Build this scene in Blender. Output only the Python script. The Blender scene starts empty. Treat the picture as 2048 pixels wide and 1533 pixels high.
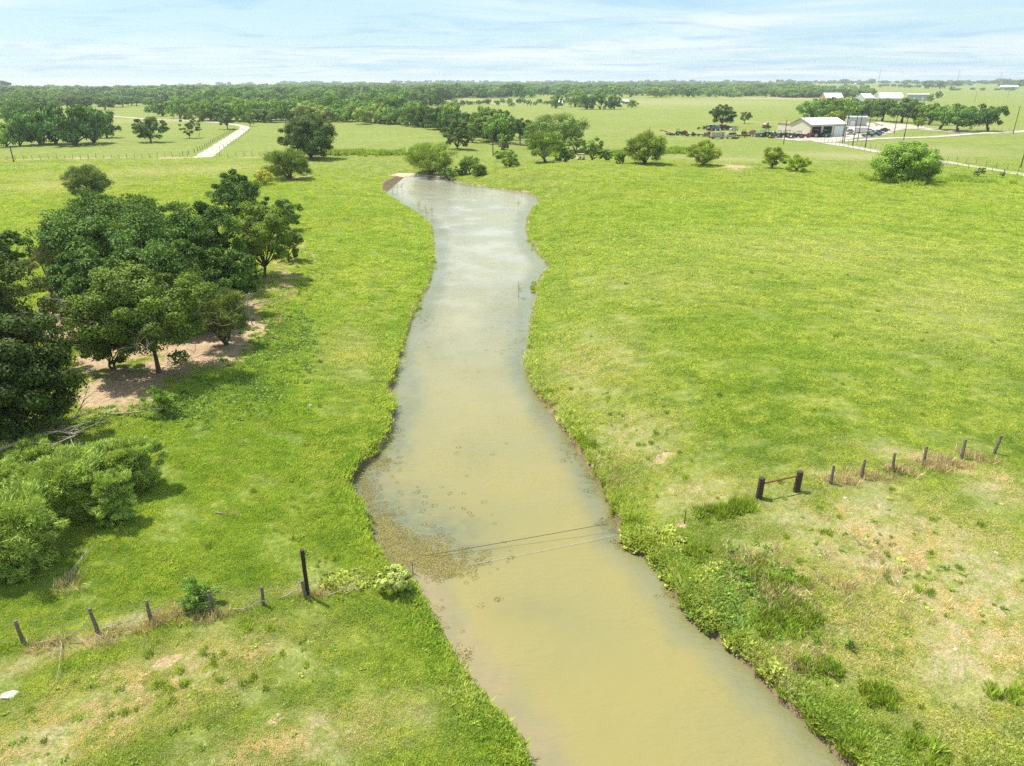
import bpy, math, random
import numpy as np
from mathutils import Vector, Matrix
R = math.radians
scene = bpy.context.scene
C = scene.collection
# ------------------------------------------------------------------ camera
F = 1422.0; PITCH = R(22.9); CAMZ = 21.0
cam_d = bpy.data.cameras.new("camera"); cam = bpy.data.objects.new("camera", cam_d); C.objects.link(cam)
cam_d.sensor_width = 36; cam_d.lens = F / 2048 * 36; cam_d.clip_start = 0.5; cam_d.clip_end = 60000
cam.location = (0, 0, CAMZ); cam.rotation_euler = (R(90) - PITCH, 0, 0)
scene.camera = cam
# ------------------------------------------------------------------ world, sun, exposure
SUN_EL = R(64); SUN_AZ = R(-58)                      # azimuth from +Y towards +X
SV = Vector((math.sin(SUN_AZ) * math.cos(SUN_EL), math.cos(SUN_AZ) * math.cos(SUN_EL), math.sin(SUN_EL)))
world = bpy.data.worlds.new("World"); scene.world = world; world.use_nodes = True
wt = world.node_tree; wt.nodes.clear()
def N(t, typ, **kw):
    n = t.nodes.new(typ)
    for k, v in kw.items(): setattr(n, k, v)
    return n
def build_world():
    L = wt.links
    sky = N(wt, 'ShaderNodeTexSky', sky_type='NISHITA', sun_disc=False, sun_elevation=SUN_EL, sun_rotation=SUN_AZ % (2 * math.pi))
    sky.altitude = 100; sky.air_density = 1.0; sky.dust_density = 0.6; sky.ozone_density = 1.5
    tc = N(wt, 'ShaderNodeTexCoord'); sep = N(wt, 'ShaderNodeSeparateXYZ'); L.new(tc.outputs['Generated'], sep.inputs[0])
    mx = N(wt, 'ShaderNodeMath', operation='MAXIMUM'); L.new(sep.outputs[2], mx.inputs[0]); mx.inputs[1].default_value = 0.0
    ad = N(wt, 'ShaderNodeMath', operation='ADD'); L.new(mx.outputs[0], ad.inputs[0]); ad.inputs[1].default_value = 0.035
    dx = N(wt, 'ShaderNodeMath', operation='DIVIDE'); L.new(sep.outputs[0], dx.inputs[0]); L.new(ad.outputs[0], dx.inputs[1])
    dy = N(wt, 'ShaderNodeMath', operation='DIVIDE'); L.new(sep.outputs[1], dy.inputs[0]); L.new(ad.outputs[0], dy.inputs[1])
    cb = N(wt, 'ShaderNodeCombineXYZ'); L.new(dx.outputs[0], cb.inputs[0]); L.new(dy.outputs[0], cb.inputs[1])
    mp = N(wt, 'ShaderNodeMapping'); L.new(cb.outputs[0], mp.inputs[0]); mp.inputs['Scale'].default_value = (0.24, 0.26, 1); mp.inputs['Rotation'].default_value = (0, 0, R(-12)); mp.inputs['Location'].default_value = (3.1, 1.7, 0)
    def cloud(scale, detail, lo, hi, dist=0.6, off=0.0):
        nz = N(wt, 'ShaderNodeTexNoise'); nz.inputs['Scale'].default_value = scale; nz.inputs['Detail'].default_value = detail
        nz.inputs['Roughness'].default_value = 0.62; nz.inputs['Distortion'].default_value = dist
        L.new(mp.outputs[0], nz.inputs['Vector'])
        mr = N(wt, 'ShaderNodeMapRange', interpolation_type='SMOOTHSTEP'); mr.inputs[1].default_value = lo; mr.inputs[2].default_value = hi
        L.new(nz.outputs[0], mr.inputs[0]); return mr.outputs[0]
    c1 = cloud(0.85, 8, 0.40, 0.66); c2 = cloud(1.9, 6, 0.46, 0.70, 1.0)
    m1 = N(wt, 'ShaderNodeMix', data_type='RGBA'); v0 = N(wt, 'ShaderNodeMix', data_type='RGBA'); v0.inputs[0].default_value = .7; L.new(sky.outputs[0], v0.inputs[6]); v0.inputs[7].default_value = (4.4, 6.5, 7.4, 1); L.new(c1, m1.inputs[0]); L.new(v0.outputs[2], m1.inputs[6]); m1.inputs[7].default_value = CLOUD_A
    m2 = N(wt, 'ShaderNodeMix', data_type='RGBA'); 
    k = N(wt, 'ShaderNodeMath', operation='MULTIPLY'); L.new(c2, k.inputs[0]); k.inputs[1].default_value = 0.75
    L.new(k.outputs[0], m2.inputs[0]); L.new(m1.outputs[2], m2.inputs[6]); m2.inputs[7].default_value = CLOUD_B
    bg = N(wt, 'ShaderNodeBackground'); bg.inputs[1].default_value = SKY_STR; L.new(m2.outputs[2], bg.inputs[0])
    out = N(wt, 'ShaderNodeOutputWorld'); L.new(bg.outputs[0], out.inputs[0])
SKY_STR = 0.086
CLOUD_A = (6.6, 7.3, 7.5, 1); CLOUD_B = (3.5, 5.2, 6.8, 1)
build_world()
sd = bpy.data.lights.new("sun", 'SUN'); sun = bpy.data.objects.new("sun", sd); C.objects.link(sun)
sd.energy = 5.0; sd.angle = R(0.55); sd.color = (1.0, 0.955, 0.88)
sun.rotation_euler = SV.to_track_quat('Z', 'Y').to_euler(); sun.location = (0, 0, 60)
scene.view_settings.view_transform = 'Standard'; scene.view_settings.look = 'None'
scene.view_settings.exposure = 0.70; scene.view_settings.gamma = 1
cy = scene.cycles
cy.use_denoising = False; cy.max_bounces = 6; cy.diffuse_bounces = 3; cy.glossy_bounces = 2; cy.transmission_bounces = 3
cy.volume_bounces = 0; cy.transparent_max_bounces = 4; cy.sample_clamp_direct = 8; cy.sample_clamp_indirect = 4; cy.caustics_reflective = False; cy.caustics_refractive = False

# ------------------------------------------------------------------ pixel <-> world
fw = np.array([0, math.cos(PITCH), -math.sin(PITCH)]); up = np.array([0, math.sin(PITCH), math.cos(PITCH)])
def ray(px, py): return fw + np.array([1., 0, 0]) * (px - 1024) / F + up * (766.5 - py) / F
def on_plane(px, py, z=0.0):
    d = ray(px, py); t = (z - CAMZ) / d[2]; return np.array([0, 0, CAMZ]) + d * t
def project(x, y, z):
    x, y, z = np.asarray(x, float), np.asarray(y, float), np.asarray(z, float) - CAMZ
    w = y * fw[1] + z * fw[2]; w = np.where(w < 0.1, 0.1, w)
    return 1024 + F * x / w, 766.5 - F * (y * up[1] + z * up[2]) / w

# ------------------------------------------------------------------ shoreline traced on the water plane
left_px = [(800,354),(785,361),(770,370),(773,381),(785,392),(806,404),(832,419),(852,433),(868,447),(875,465),(878,490),(877,520),(876,545),(868,570),(852,600),
 (840,630),(825,660),(812,690),(800,720),(788,758),(777,788),(785,808),(790,830),(782,850),(773,880),(762,902),(738,926),(712,946),(705,965),(706,985),(716,1006),
 (730,1028),(738,1050),(741,1078),(755,1110),(775,1142),(810,1168),(836,1182),(842,1202),(865,1240),(882,1272),(900,1308),(920,1340),(944,1380),(972,1420),(1010,1460),(1042,1500),(1062,1540)]
right_px = [(858,353),(884,358),(920,368),(960,375),(1010,381),(1048,388),(1066,396),(1071,405),(1056,420),(1046,438),(1043,460),(1051,485),(1063,505),(1079,521),(1086,535),
 (1074,549),(1062,565),(1056,582),(1059,604),(1052,640),(1054,690),(1052,740),(1062,770),(1082,800),(1105,835),(1130,865),(1150,895),(1170,925),(1190,955),(1205,985),(1216,1020),
 (1238,1045),(1243,1075),(1258,1100),(1290,1115),(1320,1145),(1340,1180),(1370,1225),(1402,1260),(1440,1282),(1480,1320),(1512,1350),(1560,1400),(1602,1440),(1652,1490),(1705,1540)]
LW = [tuple(on_plane(*p)[:2]) for p in left_px]; RW = [tuple(on_plane(*p)[:2]) for p in right_px]
LW += [(2.2, 10.0), (4.5, 0.0), (8, -20), (10, -60)]; RW += [(13.6, 10.0), (15.5, 0.0), (18, -20), (22, -60)]
poly = np.array(RW + LW[::-1])
def sdf(px_, py_):
    """signed distance to the water outline, negative in the water"""
    px_ = np.asarray(px_, float); py_ = np.asarray(py_, float); shp = px_.shape; P = np.stack([px_.ravel(), py_.ravel()], 1)
    best = np.full(len(P), 1e9); inside = np.zeros(len(P), bool); n = len(poly)
    for i in range(n):
        a = poly[i]; b = poly[(i + 1) % n]; ab = b - a
        t = np.clip(((P - a) @ ab) / (ab @ ab + 1e-9), 0, 1)
        best = np.minimum(best, np.hypot(P[:, 0] - a[0] - t * ab[0], P[:, 1] - a[1] - t * ab[1]))
        if a[1] != b[1]:
            c = ((a[1] > P[:, 1]) != (b[1] > P[:, 1])) & (P[:, 0] < (b[0] - a[0]) * (P[:, 1] - a[1]) / (b[1] - a[1]) + a[0])
            inside ^= c
    return np.where(inside, -best, best).reshape(shp)
def sm(x, a, b):
    t = np.clip((x - a) / (b - a), 0, 1); return t * t * (3 - 2 * t)
def wob(x, y, s, seed, n=7):
    rg = np.random.RandomState(seed); o = 0
    for k in range(n):
        a = rg.rand() * 6.283; f = (0.6 + rg.rand() * 1.6) / s; o = o + np.sin((x * math.cos(a) + y * math.sin(a)) * f + rg.rand() * 6.283 + 0.7 * np.sin((x * math.sin(a) - y * math.cos(a)) * f * 0.7 + k))
    return o / n
# ------------------------------------------------------------------ terrain
def grow(a0, step, far, g):
    o = [a0]; s = step
    while abs(o[-1]) < abs(far): s *= g; o.append(o[-1] + s * (1 if far > 0 else -1))
    return o
gx = np.array(sorted(set(grow(-34, 0.45, -16000, 1.045)[::-1] + list(np.arange(-33.6, 40, 0.4)) + grow(40, 0.45, 16000, 1.045))))
gy = np.array(sorted(set([-400, -200, -120, -60, -30, -10, 0, 5, 9] + list(np.arange(12, 80, 0.4)) + grow(80, 0.45, 18000, 1.016))))
XX, YY = np.meshgrid(gx, gy)
crest_px = [(700, 330), (960, 349), (1050, 338), (1180, 327), (1300, 331), (1450, 335), (1600, 346), (1750, 359), (1860, 371), (2048, 379), (2300, 390)]
cr = [on_plane(x, y, 2.4) for x, y in crest_px]; cr_az = np.array([math.atan2(p[0], p[1]) for p in cr]); cr_r = np.array([math.hypot(p[0], p[1]) for p in cr])
def height(x, y):
    d = np.full(x.shape, 60.0); m = (np.abs(x) < 95) & (y > -90) & (y < 240)
    d[m] = sdf(x[m], y[m])
    dn = d + (0.16 * wob(x, y, 0.55, 3) + 0.14 * wob(x, y, 1.7, 4)) * (np.abs(d) < 6)
    r = np.hypot(x, y); az = np.arctan2(x, y)
    # which side of the channel
    dn = dn - .65 * sm(y, 48, 75) * (1 - sm(y, 175, 186)); far_ = sm(y, 45, 80)
    side = sm(x - np.interp(y, [10, 30, 60, 110, 170], [8, 3, 0, -2, -6]), -6, 6)
    z = np.where(dn < 0, np.maximum(dn * 0.55, -1.1), np.minimum(dn * 1.4, 0.62 - .42 * far_) + (0.45 + .55 * side) * sm(dn, 0.3, 6 + 2 * far_) + (0.5 + .8 * side + .35 * far_) * sm(dn, 2, 17))
    rc = np.interp(az, cr_az, cr_r)
    drop = sm(r, rc - 1, rc + 22) * sm(az, -0.07, 0.03)
    z = z - 1.9 * drop * (dn > 0)
    fade = sm(dn, 1, 14)
    z = z + fade * (0.16 * wob(x, y, 9, 5) + 0.04 * wob(x, y, 2.2, 6) + 0.03 * wob(x, y, .8, 16) * (r < 160))
    z = z + sm(r, 150, 500) * 0.9 * wob(x, y, 110, 7)
    # gentle far hills: higher to the right, falling away to the left
    hr = np.interp(az, [-0.7, -0.45, -0.2, 0.0, 0.3, 0.7], [-12, -4, 19, 24, 25, 24])
    z = z + sm(r, 1500, 5200) * (hr + 5 * wob(x, y, 900, 8)) + sm(r, 5500, 12000) * -30
    z = z + sm(r, 700, 1500) * sm(az, 0.25, 0.5) * 2.0
    return z, d
ZZ, DD = height(XX, YY)
def H(x, y):
    x = np.asarray(x, float); y = np.asarray(y, float)
    i = np.clip(np.searchsorted(gx, x) - 1, 0, len(gx) - 2); j = np.clip(np.searchsorted(gy, y) - 1, 0, len(gy) - 2)
    u = np.clip((x - gx[i]) / (gx[i + 1] - gx[i]), 0, 1); v = np.clip((y - gy[j]) / (gy[j + 1] - gy[j]), 0, 1)
    return (ZZ[j, i] * (1 - u) + ZZ[j, i + 1] * u) * (1 - v) + (ZZ[j + 1, i] * (1 - u) + ZZ[j + 1, i + 1] * u) * v
def at(px, py):
    """ground point seen at photo pixel"""
    d = ray(px, py); d = d / d[1]; o = np.array([0, 0, CAMZ])
    ys = np.concatenate([np.arange(10, 150, .5), np.arange(150, 600, 1.5), np.geomspace(600, 9000, 700)])
    zz = CAMZ + d[2] * ys; g = zz - H(d[0] * ys, ys); k = np.argmax(g < 0) if (g < 0).any() else len(ys) - 1
    a, b = (ys[k - 1], ys[k]) if k > 0 else (ys[0], ys[1])
    for _ in range(18):
        m = (a + b) / 2
        if CAMZ + d[2] * m - H(d[0] * m, m) < 0: b = m
        else: a = m
    return Vector((d[0] * b, b, float(H(d[0] * b, b))))
def depth(p): return p[1] * fw[1] + (p[2] - CAMZ) * fw[2]
def ztop(p, py):
    """height above p that shows at row py"""
    d = ray(project(*p)[0], py); return CAMZ + d[2] / d[1] * p[1] - p[2]
def mpp(p): return depth(p) / F

# blobs: world ellipses given by the place they cover in the photo
def blobs(x, y, lst):
    o = np.zeros(x.shape)
    for (px, py, rx, ry, s) in lst:
        c = at(px, py); a = at(px, py - ry); b = at(px, py + ry); w = max(rx * mpp(c), .3); l = max((a - b).length / 2, .3)
        ang = math.atan2(c.x, c.y); ex = (x - c.x) * math.cos(ang) - (y - c.y) * math.sin(ang); ey = (x - c.x) * math.sin(ang) + (y - c.y) * math.cos(ang)
        q = (ex / w) ** 2 + (ey / l) ** 2
        o = np.maximum(o, s * np.exp(-q * 0.9))
    return o
DIRT = [(240,780,100,60,1),(420,700,120,45,1),(500,655,60,40,1),(480,610,60,50,.9),(560,560,60,45,.7),(595,505,40,40,.6),(60,319,60,1.6,.75),(200,317,70,1.6,.75),(360,316,60,1.6,.9),(500,315,40,1.4,.7),(1560,1395,26,22,.9),(1600,1440,24,20,.9),(1650,1485,24,20,.9),(1510,1350,20,20,.9),(1450,1290,14,14,.8),(1380,1240,10,12,.7),(860,1215,14,20,.9),(1175,930,10,20,.7),(1110,845,8,14,.8),(1080,800,7,14,.7),(215,790,75,45,1),(190,720,45,40,1),(270,690,80,40,1),(380,690,110,45,1),(480,665,60,30,.9),(530,600,40,40,.6),(560,530,50,30,.65),(330,740,90,35,1),(120,640,60,60,1),(90,900,90,20,.9),
 (330,1325,45,14,.9),(290,1255,45,12,.75),(80,1290,80,10,.75),(15,1392,25,7,1),(560,1440,30,12,.7),(230,1345,60,20,.5),(1330,915,42,24,.72),(1365,1050,22,10,.8),(1205,940,10,24,1),(1225,970,12,16,.8),
 (1600,1370,25,30,1),(1570,1350,20,18,.8),(1640,1400,40,14,.6),(830,1200,25,12,.9),(905,1290,12,16,.8),(600,355,35,3,.8),(1470,331,42,3,1),(800,350,28,3,1),(950,372,35,3,.9),(1040,385,25,4,.9),(1095,395,14,8,.6),
 (1440,1260,10,12,.8),(1510,1340,10,14,.9),(1000,1420,14,20,.6),(850,348,60,3,.9),(1150,315,12,4,1),(680,306,14,2,1),(155,317,14,2,.8),(335,315,20,2,.8)]
DRY = [(1800,1100,260,120,.7),(1950,1250,120,160,.8),(1750,1250,160,110,.45),(1600,1180,150,90,.45),(2000,980,70,30,.6),(300,1380,280,80,.6),(130,1480,220,60,.7),(600,1480,260,60,.55),(500,1310,120,30,.5),(150,1290,160,20,.6),
 (1180,720,110,90,.35),(1250,880,110,80,.4),(1400,985,120,40,.45),(1900,930,160,14,.7),(1700,960,90,12,.6),(700,700,60,60,.25),(1560,1330,60,60,.5),(1300,560,200,40,.2),(1600,500,300,40,.2),(1900,620,150,80,.25),
 (1750,250,420,3,.25),(1500,268,200,3,.4),(1300,205,260,6,.4),(900,203,170,4,.8),(1600,197,150,2.5,.8),(1265,171,30,3,.9),(100,372,150,12,.3),(300,345,300,8,.3),(1850,300,100,8,.4),(1700,312,120,6,.5),(1450,318,120,4,.45),(370,240,150,4,.5),(500,1200,160,14,.35),(60,205,40,3,.5)]
LUSH = [(450,900,260,140,.7),(560,770,90,90,.8),(500,1050,230,80,.6),(1180,620,80,120,.35),(1350,470,250,60,.5),(1560,700,260,50,.4),(1400,820,260,40,.35),(1850,700,120,40,.3),(640,620,90,90,.4),(1450,302,130,5,1),(1580,290,60,5,1),(700,306,120,4,1),(140,310,60,4,.9),(110,295,50,4,.9),
 (850,600,25,160,.7),(160,1340,70,24,.6),(1100,310,130,8,.7),(1230,310,80,10,.6),(1950,365,80,5,.9),(1750,360,160,5,.5),(700,450,130,60,.3),(1640,1250,90,60,.35),(700,1200,130,30,.4),(440,300,40,12,.5)]
def masks(x, y, d):
    dirt = blobs(x, y, DIRT); dry = blobs(x, y, DRY); lush = blobs(x, y, LUSH)
    d = d - .65 * sm(y, 48, 75) * (1 - sm(y, 175, 186)); edge = np.exp(-((d - 0.2) / 0.36) ** 2); dirt = np.maximum(dirt, edge)
    dirt = np.where(d < 0.05, 1, dirt)
    lush = np.maximum(lush, np.exp(-((d - 1.3) / 1.0) ** 2) * 0.5)
    return dirt, dry, lush
MD, MY, ML = masks(XX, YY, DD)

# ------------------------------------------------------------------ materials
MATS = {}
def newmat(name):
    m = bpy.data.materials.new(name); m.use_nodes = True; t = m.node_tree; t.nodes.clear(); MATS[name] = m; return m, t
def mixc(t, f, a, b, blend='MIX'):
    n = N(t, 'ShaderNodeMix', data_type='RGBA', blend_type=blend)
    for i, v in ((0, f), (6, a), (7, b)):
        if hasattr(v, 'links'): t.links.new(v, n.inputs[i])
        else: n.inputs[i].default_value = v if i == 0 else (*v[:3], 1)
    return n.outputs[2]
def mth(t, op, a, b=0.0, clamp=False):
    n = N(t, 'ShaderNodeMath', operation=op, use_clamp=clamp)
    for i, v in ((0, a), (1, b)):
        if hasattr(v, 'links'): t.links.new(v, n.inputs[i])
        else: n.inputs[i].default_value = v
    return n.outputs[0]
def noise(t, vec, scale, detail=3, rough=.55, lo=None, hi=None, dist=0):
    n = N(t, 'ShaderNodeTexNoise'); n.inputs['Scale'].default_value = scale; n.inputs['Detail'].default_value = detail; n.inputs['Roughness'].default_value = rough; n.inputs['Distortion'].default_value = dist
    t.links.new(vec, n.inputs['Vector'])
    if lo is None: return n.outputs[0]
    r = N(t, 'ShaderNodeMapRange'); r.inputs[1].default_value = lo; r.inputs[2].default_value = hi; t.links.new(n.outputs[0], r.inputs[0]); return r.outputs[0]
def attr(t, name, typ='GEOMETRY', out=2): 
    n = N(t, 'ShaderNodeAttribute', attribute_name=name, attribute_type=typ); return n.outputs[out]
G_MID = (0.325, 0.405, 0.066); G_YEL = (0.425, 0.475, 0.105); G_DRK = (0.135, 0.245, 0.028); G_LSH = (0.225, 0.355, 0.036); G_DRY = (0.600, 0.510, 0.320); G_DIRT = (0.50, 0.335, 0.200)
def grass_colour(t, pos, typ):
    n1 = noise(t, pos, 0.035, 3, .5, .35, .65); n2 = noise(t, pos, 0.33, 4, .6, .36, .66); n3 = noise(t, pos, 1.5, 5, .7, .42, .62); n4 = noise(t, pos, 6.5, 3, .6, .3, .7)
    c = mixc(t, n1, G_MID, G_YEL)
    mp = N(t, 'ShaderNodeMapping'); t.links.new(pos, mp.inputs[0]); mp.inputs['Scale'].default_value = (.022, .075, .05); mp.inputs['Rotation'].default_value = (0, 0, .12)
    c = mixc(t, mth(t, 'MULTIPLY', noise(t, mp.outputs[0], 1.0, 5, .65, .45, .62), .5), c, (.46, .46, .12)); c = mixc(t, mth(t, 'MULTIPLY', noise(t, mp.outputs[0], 2.3, 5, .7, .5, .66), .45), c, G_DRK)
    c = mixc(t, mth(t, 'MULTIPLY', n2, 0.55), c, G_YEL)
    c = mixc(t, mth(t, 'MULTIPLY', n3, 0.55), c, G_DRK); c = mixc(t, mth(t, 'MULTIPLY', noise(t, pos, .55, 4, .65, .48, .62), .5), c, G_DRK); c = mixc(t, mth(t, 'MULTIPLY', noise(t, pos, .16, 5, .65, .5, .68), .45), c, G_DRK)
    lush = attr(t, 'lush', typ); dry = attr(t, 'dry', typ); dirt = attr(t, 'dirt', typ)
    nl = noise(t, pos, 0.6, 4, .65, .32, .6)
    c = mixc(t, mth(t, 'MULTIPLY', lush, mth(t, 'MULTIPLY', nl, 0.85), True), c, G_LSH)
    nd = noise(t, pos, 1.1, 5, .7, .38, .62); nd2 = noise(t, pos, 5.0, 4, .7, .35, .65)
    f = mth(t, 'MULTIPLY', mth(t, 'MULTIPLY', dry, 1.35), mth(t, 'ADD', mth(t, 'MULTIPLY', nd, 1.1), mth(t, 'MULTIPLY', nd2, 0.55)), True)
    c = mixc(t, f, c, G_DRY)
    c = mixc(t, mth(t, 'MULTIPLY', noise(t, pos, 2.7, 3, .7, .64, .74), 0.45), c, G_DRY)
    return c, dirt, n3, n4
def m_ground():
    m, t = newmat('pasture_grass'); L = t.links
    g = N(t, 'ShaderNodeNewGeometry'); pos = g.outputs['Position']
    c, dirt, n3, n4 = grass_colour(t, pos, 'GEOMETRY')
    c = mixc(t, mth(t, 'MULTIPLY', n4, 0.35), c, (0.10, 0.16, 0.02)); c = mixc(t, 1.0, c, (.72, .68, .68), 'MULTIPLY'); c = mixc(t, mth(t, 'MULTIPLY', noise(t, pos, 11, 4, .75, .45, .6), .55), c, (.09, .13, .02)); c = mixc(t, mth(t, 'MULTIPLY', noise(t, pos, 17, 3, .7, .54, .66), .35), c, (.50, .47, .22))
    dn = noise(t, pos, 1.8, 5, .7, .25, .7)
    dc = mixc(t, noise(t, pos, 3.0, 5, .7, .3, .7), G_DIRT, (0.27, 0.20, 0.12)); dc = mixc(t, noise(t, pos, 14, 3, .6, .58, .7), dc, (.6, .55, .46))
    f = N(t, 'ShaderNodeMapRange', interpolation_type='SMOOTHSTEP'); f.inputs[1].default_value = 0.35; f.inputs[2].default_value = 0.75
    L.new(mth(t, 'ADD', dirt, mth(t, 'MULTIPLY', mth(t, 'SUBTRACT', dn, 0.55), 1.2)), f.inputs[0])
    c = mixc(t, f.outputs[0], c, dc)
    wet = attr(t, 'wet'); c = mixc(t, mth(t, 'MULTIPLY', wet, 0.7), c, (0.07, 0.055, 0.03))
    b = N(t, 'ShaderNodeBsdfPrincipled'); b.inputs['Roughness'].default_value = .9; b.inputs['Specular IOR Level'].default_value = .15; L.new(c, b.inputs['Base Color'])
    bh = mth(t, 'ADD', mth(t, 'MULTIPLY', n3, 1.0), mth(t, 'MULTIPLY', noise(t, pos, 9, 4, .7), 0.5))
    bp = N(t, 'ShaderNodeBump'); bp.inputs['Strength'].default_value = .55; bp.inputs['Distance'].default_value = .25; L.new(bh, bp.inputs['Height']); L.new(bp.outputs[0], b.inputs['Normal'])
    o = N(t, 'ShaderNodeOutputMaterial'); L.new(b.outputs[0], o.inputs[0]); return m
def leafshader(t, col, trans=.3, rough=.6, spec=.12):
    L = t.links; b = N(t, 'ShaderNodeBsdfPrincipled'); b.inputs['Roughness'].default_value = rough; b.inputs['Specular IOR Level'].default_value = spec; L.new(col, b.inputs['Base Color'])
    tr = N(t, 'ShaderNodeBsdfTranslucent'); L.new(mixc(t, 1.0, col, (1.25, 1.15, .6), 'MULTIPLY'), tr.inputs[0])
    mx = N(t, 'ShaderNodeMixShader'); mx.inputs[0].default_value = trans; L.new(b.outputs[0], mx.inputs[1]); L.new(tr.outputs[0], mx.inputs[2])
    o = N(t, 'ShaderNodeOutputMaterial'); L.new(mx.outputs[0], o.inputs[0])
def m_tuft():
    m, t = newmat('grass_blades'); pos = N(t, 'ShaderNodeNewGeometry').outputs['Position']
    c, dirt, n3, n4 = grass_colour(t, pos, 'INSTANCER')
    rnd = N(t, 'ShaderNodeObjectInfo').outputs['Random']
    c = mixc(t, mth(t, 'MULTIPLY', rnd, 0.12), c, (0.33, 0.45, 0.07))
    k = mth(t, 'ADD', mth(t, 'MULTIPLY', attr(t, 'tint'), .5), 1.05); cb = N(t, 'ShaderNodeCombineXYZ')
    for q in range(3): t.links.new(k, cb.inputs[q])
    leafshader(t, mixc(t, 1.0, c, cb.outputs[0], 'MULTIPLY'), .42, .6, .1); return m
def m_leaf(name, objcol=True, col=(1, 1, 1), trans=.16, var=1.0):
    m, t = newmat(name)
    tint = attr(t, 'tint'); oi = N(t, 'ShaderNodeObjectInfo')
    base = oi.outputs['Color'] if objcol else mixc(t, oi.outputs['Random'], [v * .75 for v in col], [min(1, v * 1.3) for v in col])
    k = mth(t, 'ADD', mth(t, 'MULTIPLY', tint, var), 1 - var / 2)
    cb = N(t, 'ShaderNodeCombineXYZ'); t.links.new(k, cb.inputs[0]); t.links.new(k, cb.inputs[1]); t.links.new(mth(t, 'MULTIPLY', k, .9), cb.inputs[2])
    c = mixc(t, 1.0, base, cb.outputs[0], 'MULTIPLY')
    leafshader(t, c, trans); return m
def mat(name, col, rough=.6, metal=0.0, var=.25, scale=3, bump=.1, objcol=False, spec=.4, wave=None):
    if name in MATS: return MATS[name]
    m, t = newmat(name); L = t.links; tc = N(t, 'ShaderNodeTexCoord').outputs['Object']
    n = noise(t, tc, scale, 5, .65, .3, .7)
    base = N(t, 'ShaderNodeObjectInfo').outputs['Color'] if objcol else tuple(col)
    if objcol: base = mixc(t, 1.0, base, tuple(col), 'MULTIPLY')
    dk = mixc(t, 1.0, base, (1 - var, 1 - var * 1.05, 1 - var * 1.1), 'MULTIPLY')
    c = mixc(t, n, dk, base)
    b = N(t, 'ShaderNodeBsdfPrincipled'); L.new(c, b.inputs['Base Color']); b.inputs['Roughness'].default_value = rough; b.inputs['Metallic'].default_value = metal; b.inputs['Specular IOR Level'].default_value = spec
    hsrc = n
    if wave:
        w = N(t, 'ShaderNodeTexWave', wave_type='BANDS', bands_direction=wave[0]); w.inputs['Scale'].default_value = wave[1]; L.new(tc, w.inputs[0]); hsrc = w.outputs[1]
    if bump:
        bp = N(t, 'ShaderNodeBump'); bp.inputs['Strength'].default_value = bump * 3; bp.inputs['Distance'].default_value = .05; L.new(hsrc, bp.inputs['Height']); L.new(bp.outputs[0], b.inputs['Normal'])
    o = N(t, 'ShaderNodeOutputMaterial'); L.new(b.outputs[0], o.inputs[0]); return m
def m_water():
    m, t = newmat('murky_water'); L = t.links; pos = N(t, 'ShaderNodeNewGeometry').outputs['Position']
    sh = attr(t, 'shore')       # metres from the bank
    weed = attr(t, 'weed'); shal = attr(t, 'shallow')
    big = noise(t, pos, 0.12, 3, .5, .3, .7)
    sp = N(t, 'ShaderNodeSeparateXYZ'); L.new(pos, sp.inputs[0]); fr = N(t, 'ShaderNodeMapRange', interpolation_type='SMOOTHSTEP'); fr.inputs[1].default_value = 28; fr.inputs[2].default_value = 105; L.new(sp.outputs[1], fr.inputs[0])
    c = mixc(t, big, (0.245, 0.198, 0.052), (0.200, 0.178, 0.058)); c = mixc(t, fr.outputs[0], c, mixc(t, big, (0.300, 0.285, 0.195), (0.270, 0.260, 0.190)))  # far water paled in its base colour, standing in for reflected sky
    nz = noise(t, pos, 1.3, 5, .7, .3, .7); nz2 = noise(t, pos, .45, 4, .6, .3, .7)
    e = N(t, 'ShaderNodeMapRange', interpolation_type='SMOOTHSTEP'); e.inputs[1].default_value = 1.7; e.inputs[2].default_value = 0.0
    L.new(mth(t, 'SUBTRACT', sh, mth(t, 'MULTIPLY', nz2, 0.9)), e.inputs[0])
    c = mixc(t, mth(t, 'MULTIPLY', e.outputs[0], 0.62), c, (0.13, 0.14, 0.085))
    c = mixc(t, mth(t, 'MULTIPLY', weed, mth(t, 'ADD', 0.3, mth(t, 'MULTIPLY', nz, 0.75)), True), c, (0.085, 0.10, 0.06))
    c = mixc(t, mth(t, 'MULTIPLY', shal, mth(t, 'ADD', 0.3, mth(t, 'MULTIPLY', nz, 0.5)), True), c, (0.33, 0.215, 0.10))
    b = N(t, 'ShaderNodeBsdfPrincipled'); L.new(c, b.inputs['Base Color']); b.inputs['Roughness'].default_value = .06; b.inputs['IOR'].default_value = 1.6; b.inputs['Specular IOR Level'].default_value = .85
    mp = N(t, 'ShaderNodeMapping'); L.new(pos, mp.inputs[0]); mp.inputs['Scale'].default_value = (0.8, 2.6, 1); mp.inputs['Rotation'].default_value = (0, 0, R(8))
    r1 = noise(t, mp.outputs[0], 1.6, 3, .5); r2 = noise(t, mp.outputs[0], 5, 2, .5)
    bp = N(t, 'ShaderNodeBump'); bp.inputs['Strength'].default_value = .7; bp.inputs['Distance'].default_value = .10; L.new(mth(t, 'MULTIPLY', mth(t, 'ADD', r1, mth(t, 'MULTIPLY', r2, .4)), noise(t, pos, .18, 3, .6, .3, .6)), bp.inputs['Height']); L.new(bp.outputs[0], b.inputs['Normal'])
    o = N(t, 'ShaderNodeOutputMaterial'); L.new(b.outputs[0], o.inputs[0]); return m
M_GROUND = m_ground(); M_TUFT = m_tuft(); M_LEAF = m_leaf('foliage'); M_WOODS = m_leaf('woodland_foliage', False, (0.170, 0.270, 0.072), .2, .6)
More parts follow.
